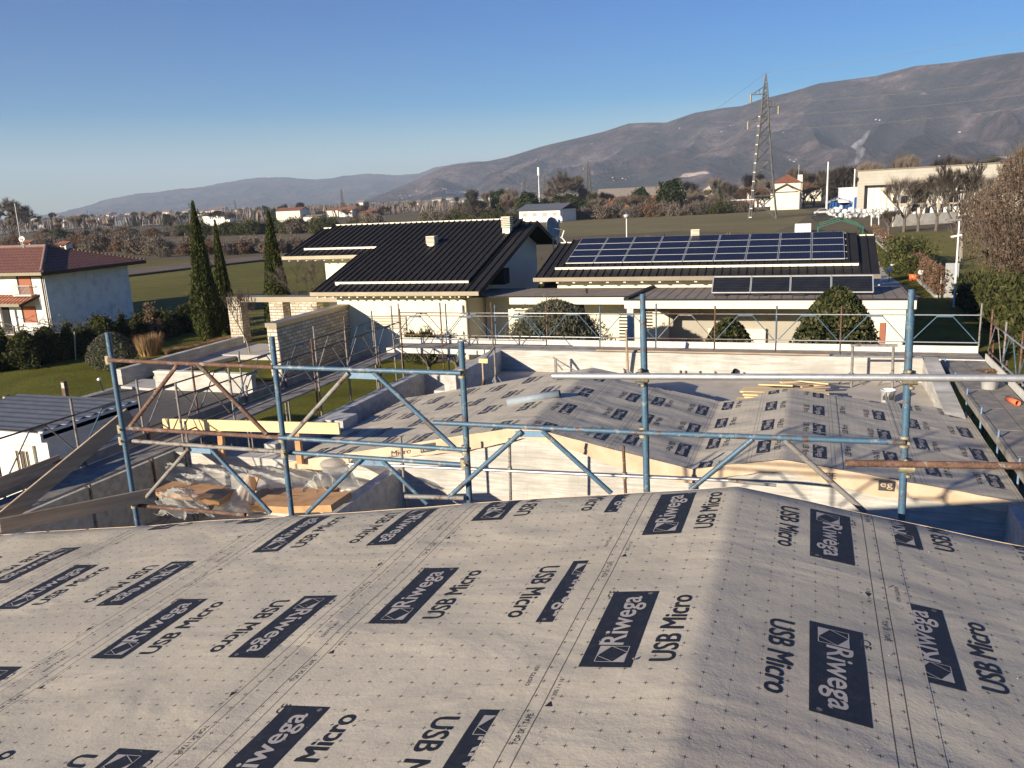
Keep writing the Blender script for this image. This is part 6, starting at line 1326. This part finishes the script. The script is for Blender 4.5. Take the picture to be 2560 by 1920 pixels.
for i in range(46):
    px = rr.uniform(1400, 2130); y = rr.uniform(54, 66); d = Vector(ray('s', px, 600)); d = d*(y/d.y); far_k = rr.choice((0,0,0,1,2)) if px < 1850 else rr.choice((0,2,2,1))
    bush('garden_bush', 'bush in the mixed garden hedge just behind the solar roof', (d.x,y,GZ), scrub[far_k], (rr.uniform(.5,.8),rr.uniform(.5,.8),rr.uniform(.8,1.25)), rr.uniform(0,6), 'garden hedge behind the solar roof', 'bush')
for i in range(18):
    px = 1420+i*37+rr.uniform(-9,9); y = rr.uniform(60,68); d = Vector(ray('s', px, 600)); d = d*(y/d.y); k = rr.choice((1,4)); place('slim_bare_tree', 'slim leafless sapling rising from the garden hedge behind the solar roof', 'tree', (d.x,y,GZ), [('trunk', protos[k][0]), ('crown', protos[k][1])], 'saplings behind the solar roof', (.28,.28,.42), i)
mb = MB(); leafcloud(mb, rr, 1100, lambda: (rr.gauss(0,1.25), rr.gauss(0,.4), .6+2.2*rr.random()**.8), .13, .8, 0, .5); c = ry('C',1110,560,52.); bush('cream_shrub', 'shrub with pale cream dry leaves showing above the solar roof', (c.x,52,GZ+1.0), mkmesh(mb,'cream_leaves',('creamleaf',)), (1.1,1,1.15)); c = ry('C',690,560,53.); bush('cream_shrub', 'smaller tan-leaved shrub above the left part of the solar roof', (c.x,53,GZ+.9), mkmesh(mb,'tan_leaves',('brownleaf',)), (1,1,1.15))
# distant wooded plain
mb = MB(); rw = random.Random(55)
for i in range(5200):
    px = rw.uniform(-200, 2300); ds = rw.uniform(520, 2900)
    p = far(px, ds); h = rw.uniform(4,8.5); w_ = h*rw.uniform(.6,1.2); near_ = ds < 1300
    if near_:
        for j in range(15):
            a = p+Vector((rw.gauss(0,w_*.45), rw.gauss(0,w_*.45), 0)); t = rw.uniform(0,3.14); e = Vector((math.cos(t),math.sin(t),0))*h*.045; u = Vector((rw.gauss(0,.16)*h, rw.gauss(0,.16)*h, h*rw.uniform(.5,1)))
            mb.add([a-e*.6, a+e*.6, a+u*.6+e, a+u, a+u*.55-e], [(0,1,2,3,4)])
        continue
    for j in range(9):
        a = p+Vector((rw.gauss(0,w_*.35), rw.gauss(0,w_*.35), 0)); t = rw.uniform(0,3.14); e = Vector((math.cos(t),math.sin(t),0))*w_*.22; u = Vector((rw.gauss(0,.2)*h, rw.gauss(0,.2)*h, h*rw.uniform(.6,1)))
        mb.add([a, a+u*.45+e, a+u*.85+e*.6, a+u, a+u*.8-e*.7, a+u*.4-e], [(0,1,2,3,4,5)])
o = tag(mb.build('distant_woodland', M_['fartwig']), 'hazy band of woods and hedges spread over the far plain', 'woodland', kind='stuff')
# small houses on the plain and hillside foot
hs = [(965,566+4,0)]
far_h = (('grey steel barn at the end of the pale motorway strip',310,562,30,14,6,2.5,'bluegrey','bluegrey'),('white box trailer beside the grey steel barn',362,556,9,4,3.5,0,'whitep','whitep'),('white house with dark roofs between the first two cypresses',535,556,20,10,7,2.5,'white','brownwood'),('long white farm wing below the dark-roofed house',545,562,22,5,4,0,'white','white'),
 ('tall yellow farmhouse behind russet trees',722,553,17,10,9,2,'cream','tileO'),('low white farm range right of the yellow farmhouse',770,551,18,5,3.4,1,'white','tar'),('cream house with a reddish roof on the plain',832,540,10,9,6.5,2,'cream','tileO'),('white-fronted house with a red gable roof',865,540,12,9,6,3,'white','tileO'),('long low red-roofed barn right of the red gable house',910,538,24,8,3.5,2,'brownwood','tileO'),
 ('small cream tower house on the left plain',100,556,7,6,8,2,'cream','tar'),('small white house near the left edge of the plain',163,558,9,6,6,0,'white','white'),('tiny tan house left of the grey steel barn',190,556,6,6,5,2,'stoneY','tar'),('long white factory roof among the bare trees',1145,508,52,14,6,0,'whitep','whitep'),('second long white factory roof among the bare trees',1195,506,30,14,7,0,'whitep','whitep'),('cream church-like block on the hazy plain',332,540,16,12,12,2,'cream','tileO'),
 ('white farmhouse in the haze left of the second cypress',595,533,16,10,8,2,'white','tar'),('pinkish house behind the second cypress',650,537,14,10,8,2,'stoneY','tileO'),('pale cottage behind the first cypress',498,545,8,8,6,0,'white','white'))
for lb, px, py, w_, dp, h, rh_, wm, rm in far_h: simple_house('distant_house', lb, px, py+2, w_*.8, dp, h*.62, rh_*.6, wm, rm, rr.uniform(-.2,.2))
rv = random.Random(3)
vill = [simple_house('village_house', 'tiny pale house of the villages on the hazy plain', 200, 552, 9, 9, 5, 1.8, 'white', 'ridge', 0, group='village houses on the plain')]
for i in range(42):
    c = copy_tree(vill[0]); p = far(rv.choice((rv.uniform(60,620), rv.uniform(880,1480), rv.uniform(100,560))), rv.uniform(900,2300)); c.location = p; c.rotation_euler = (0,0,rv.uniform(-.6,.6)); c.scale = (rv.uniform(.8,1.8),1,rv.uniform(.9,1.6))
for i in range(3): car = MB().box(-2.2,2.2,-.9,.9,.4,1.3).box(-1.2,1.4,-.8,.8,1.3,1.9); p = rz('O',480+i*260,418-i*13); solo(MB().box(p.x-3,p.x+3,p.y-1,p.y+1,GZ+.8,GZ+2.2).box(p.x-2,p.x+2.6,p.y-.9,p.y+.9,GZ+2.2,GZ+3.2), 'distant_van', M_['whitep'], p, ('white van on the pale strip of road at the left, nearest the aerial','second white van on the far road','third small white van near the grey steel barn')[i], 'van')
HAZE = .000115
# ================================================================ MOUNTAINS
def interp(pts, x):
    if x <= pts[0][0]: return pts[0][1]
    for (a, b), (c, d) in zip(pts, pts[1:]):
        if x <= c: return b+(d-b)*(x-a)/(c-a)
    return pts[-1][1]
k_ = 1.15732
sil1 = [(x*k_, y*k_) for x, y in ((770,438),(830,418),(860,406),(900,390),(940,370),(965,361),(1000,356),(1060,350),(1100,342),(1140,330),(1180,318),(1260,300),(1310,288),(1360,272),(1400,270),(1440,270),(1500,250),(1560,240),(1600,236),(1640,222),(1700,208),(1760,190),(1800,185),(1880,175),(1960,155),(2040,148),(2120,135),(2180,128),(2212,126),(2400,108),(2700,90))]
sil2 = [(x*k_, y*k_) for x, y in ((60,468),(120,460),(180,446),(240,428),(270,424),(300,418),(340,415),(380,409),(430,405),(470,398),(500,392),(560,384),(620,382),(680,388),(720,385),(740,380),(800,375),(860,378),(910,375),(940,362),(1000,352),(1040,348),(1080,352),(1200,372),(1400,400))]
def mountain(name, label, sil, dist, depth, mat, seed, nu, nv, amp):
    mb = MB(); x0, x1 = sil[0][0], sil[-1][0]
    def fn(u, v):
        px = x0+(x1-x0)*u; ds = dist(px)
        zr = hz(px, interp(sil, px), ds)              # height of the skyline
        r = ds-depth*(1-v) if v <= .8 else ds-depth*.2+depth*.6*(v-.8)/.2
        t = v/.8
        if v <= .8: prof = t**1.15*(.72+.28*t); 
        else: prof = 1-((v-.8)/.2)*.5
        p = far(px, r); q = p/1000.*2.3
        n1 = noise.fractal(Vector((q.x*1.3+seed, q.y*.9, seed)), 1., 2.1, 7); rid = 1-abs(noise.noise(Vector((q.x*2.2, q.y*1.1+seed, 1.))))*2
        env = math.sin(math.pi*min(1, t))**.8 if t < 1 else 0
        base = (zr-GZ)*(r/ds if v <= .8 else 1)
        z = GZ-6+max(0, base+6)*prof + env*amp*(n1*.5+(rid-.5)*.55)*min(1, (zr-GZ)/120)
        if abs(v-.8) < 1e-6: z = zr*(r/ds)+ (noise.noise(Vector((px*.03,0,seed)))*1.6+noise.noise(Vector((px*.11,0,seed)))*.9+noise.noise(Vector((px*.3,0,seed)))*.5)*ds/2071
        return (p.x, p.y, z)
    mb.grid(fn, nu, nv, 0, False); o = struct(mb, name, M_[mat]); return o
d1 = lambda px: 4200-900*max(0, min(1, (px-1000)/1500))
mountain('mountains', '', [(a, b) for a, b in sil1], d1, 1500, 'hill', 4.2, 520, 90, 115)
mountain('far_mountains', '', sil2, lambda px: 7200, 2200, 'hill2', 9.1, 300, 30, 55)
# pale quarries and hillside hamlets
def onhill(px, py, dist): d = Vector(ray('s', px, py)); d *= dist/math.hypot(d.x, d.y); return d
scene.view_layers[0].update()
hillo = bpy.data.objects['mountains']
from mathutils.bvhtree import BVHTree
bv = BVHTree.FromPolygons([v.co for v in hillo.data.vertices], [tuple(p.vertices) for p in hillo.data.polygons])
def hit(px, py):
    d = Vector(ray('s', px, py)).normalized(); h = bv.ray_cast(Vector((0,0,0)), d); return h[0], d
def patch(name, label, pts, mat, lift=6):
    cs = []
    for x, y in pts:
        h, d = hit(x, y)
        if h is None: return
        cs.append(h)
    c = sum(cs, Vector())/len(cs); mb = MB(); n = len(cs); N_ = 10
    vs = []; 
    xs, ys2 = [p[0] for p in pts], [p[1] for p in pts]; cx_, cy_ = sum(xs)/n, sum(ys2)/n
    for r in range(1, 7):
        for i in range(n*4):
            a, b = pts[(i//4) % n], pts[(i//4+1) % n]; f = (i % 4)/4; X = a[0]*(1-f)+b[0]*f; Y = a[1]*(1-f)+b[1]*f; X += rv.uniform(-1,1)*4; Y += rv.uniform(-1,1)*1.4; X = cx_+(X-cx_)*r/6; Y = cy_+(Y-cy_)*r/6
            h, d = hit(X, Y); vs.append((h if h is not None else c)-d*lift)
    h, d = hit(cx_, cy_); vs.append(h-d*lift); m = n*4
    fs = [((r-1)*m+i, (r-1)*m+(i+1)%m, r*m+(i+1)%m, r*m+i) for r in range(1, 6) for i in range(m)]+[(len(vs)-1, i, (i+1)%m) for i in range(m)]
    mb.add(vs, fs); o = mb.build(name, M_[mat]); o['kind'] = 'structure'
patch('quarry_face', '', [(1105,470),(1125,477),(1150,480),(1190,474),(1188,479),(1150,486),(1115,482)], 'quarry')
patch('quarry_face', '', [(1700,440),(1712,434),(1745,430),(1775,430),(1772,434),(1740,438),(1720,443),(1703,443)], 'quarry')
hv = simple_house('hill_house', 'tiny white house of the hamlets on the mountain slope', 1300, 500, 11, 9, 6, 2.5, 'whitep', 'tileO', 0, group='hamlet houses on the mountain slope')
spots = [(1240,470),(1262,474),(1155,493),(1180,488),(1085,485),(1000,490),(1012,488),(1540,447),(1530,444),(1555,446),(1585,437),(1825,314),(1833,313),(1975,400),(1985,404),(1990,399),(1970,392),(2190,299),(2200,300),(1803,329),(1958,331),(1700,320),(1640,330),(1480,360),(1350,400),(1340,398),(2400,330),(2350,390),(1905,425),(1040,478),(1100,497),(1125,494),(1222,492),(1270,484)]
for i in range(10): b = rv.choice(spots[:12]); spots.append((b[0]+rv.uniform(-30,30), b[1]+rv.uniform(-4,8)))
first = True
for x, y in spots:
    h, d = hit(x, y)
    if h is None: continue
    c = hv if first else copy_tree(hv); first = False; c.location = h-d*1-Vector((0,0,1.5)); s = rv.uniform(.25,.5); c.scale = (s*rv.uniform(.8,1.6),s,s); c.rotation_euler = (0,0,rv.uniform(-.5,.5))
# smoke plume rising at the foot of the mountain
sm, nt, b = newmat('smoke'); nt.nodes.remove(b); vo = N(nt, 'ShaderNodeVolumePrincipled'); vo.inputs['Color'].default_value = (.92,.92,.95,1)
co = coords(nt); n_ = nz(nt, co, .16, 5, .6, .6); dn = mth(nt, 'MULTIPLY', mth(nt, 'MAXIMUM', mth(nt, 'SUBTRACT', n_, .42), 0), .9); nt.links.new(dn, vo.inputs['Density']); nt.links.new(vo.outputs[0], nt.nodes['Material Output'].inputs['Volume'])
mb = MB(); D_ = 700
path = [(2140,415,3),(2143,402,6),(2150,388,9),(2152,374,11),(2140,366,12),(2150,355,11),(2160,345,7),(2175,322,4)]
def sp_(u, v):
    t = v*(len(path)-1); i = min(int(t), len(path)-2); f = t-i; X = path[i][0]*(1-f)+path[i+1][0]*f; Y = path[i][1]*(1-f)+path[i+1][1]*f; rr_ = (path[i][2]*(1-f)+path[i+1][2]*f)/2071*D_*(.05 if v in (0,1) else 1)
    return onhill(X, Y, D_)+Vector((math.cos(u*6.283)*rr_, math.sin(u*6.283)*rr_, 0))
mb.grid(sp_, 16, 28); v0 = len(mb.v); mb.add([sp_(i/16, 0) for i in range(16)], [tuple(range(16))]); mb.add([sp_(i/16, 1) for i in range(16)], [tuple(range(16))])
solo(mb, 'smoke_plume', sm, onhill(2150,400,D_), 'small white smoke plume rising before the mountain', 'smoke', kind='stuff')
# tree behind the viewer throwing soft branch shadows over the foreground
tk, cr = bare_tree(801, 20, .75, .45, 4, .3, .25, 3, .03, kids=(2,3), limbs=6)
place('bare_tree', 'bare tree behind the viewer that throws faint branch shadows', 'tree', (-31,-50,GZ), [('trunk', mkmesh(tk,'trunk',('bark',))), ('crown', mkmesh(cr,'crown',('bark','bark')))])
# ---------------------------------------------------------------- haze
hm, nt, b = newmat('haze'); nt.nodes.remove(b); vo = N(nt, 'ShaderNodeVolumePrincipled'); vo.inputs['Color'].default_value = (.70,.83,1,1); vo.inputs['Density'].default_value = HAZE; vo.inputs['Anisotropy'].default_value = 0.
nt.links.new(vo.outputs[0], nt.nodes['Material Output'].inputs['Volume'])
hb = MB().box(-9500,12500,-125,12500,GZ-1.05,620).build('haze', hm); hb['kind'] = 'stuff'; hb['label'] = 'thin blue morning haze over the plain and mountains'; hb['category'] = 'haze'
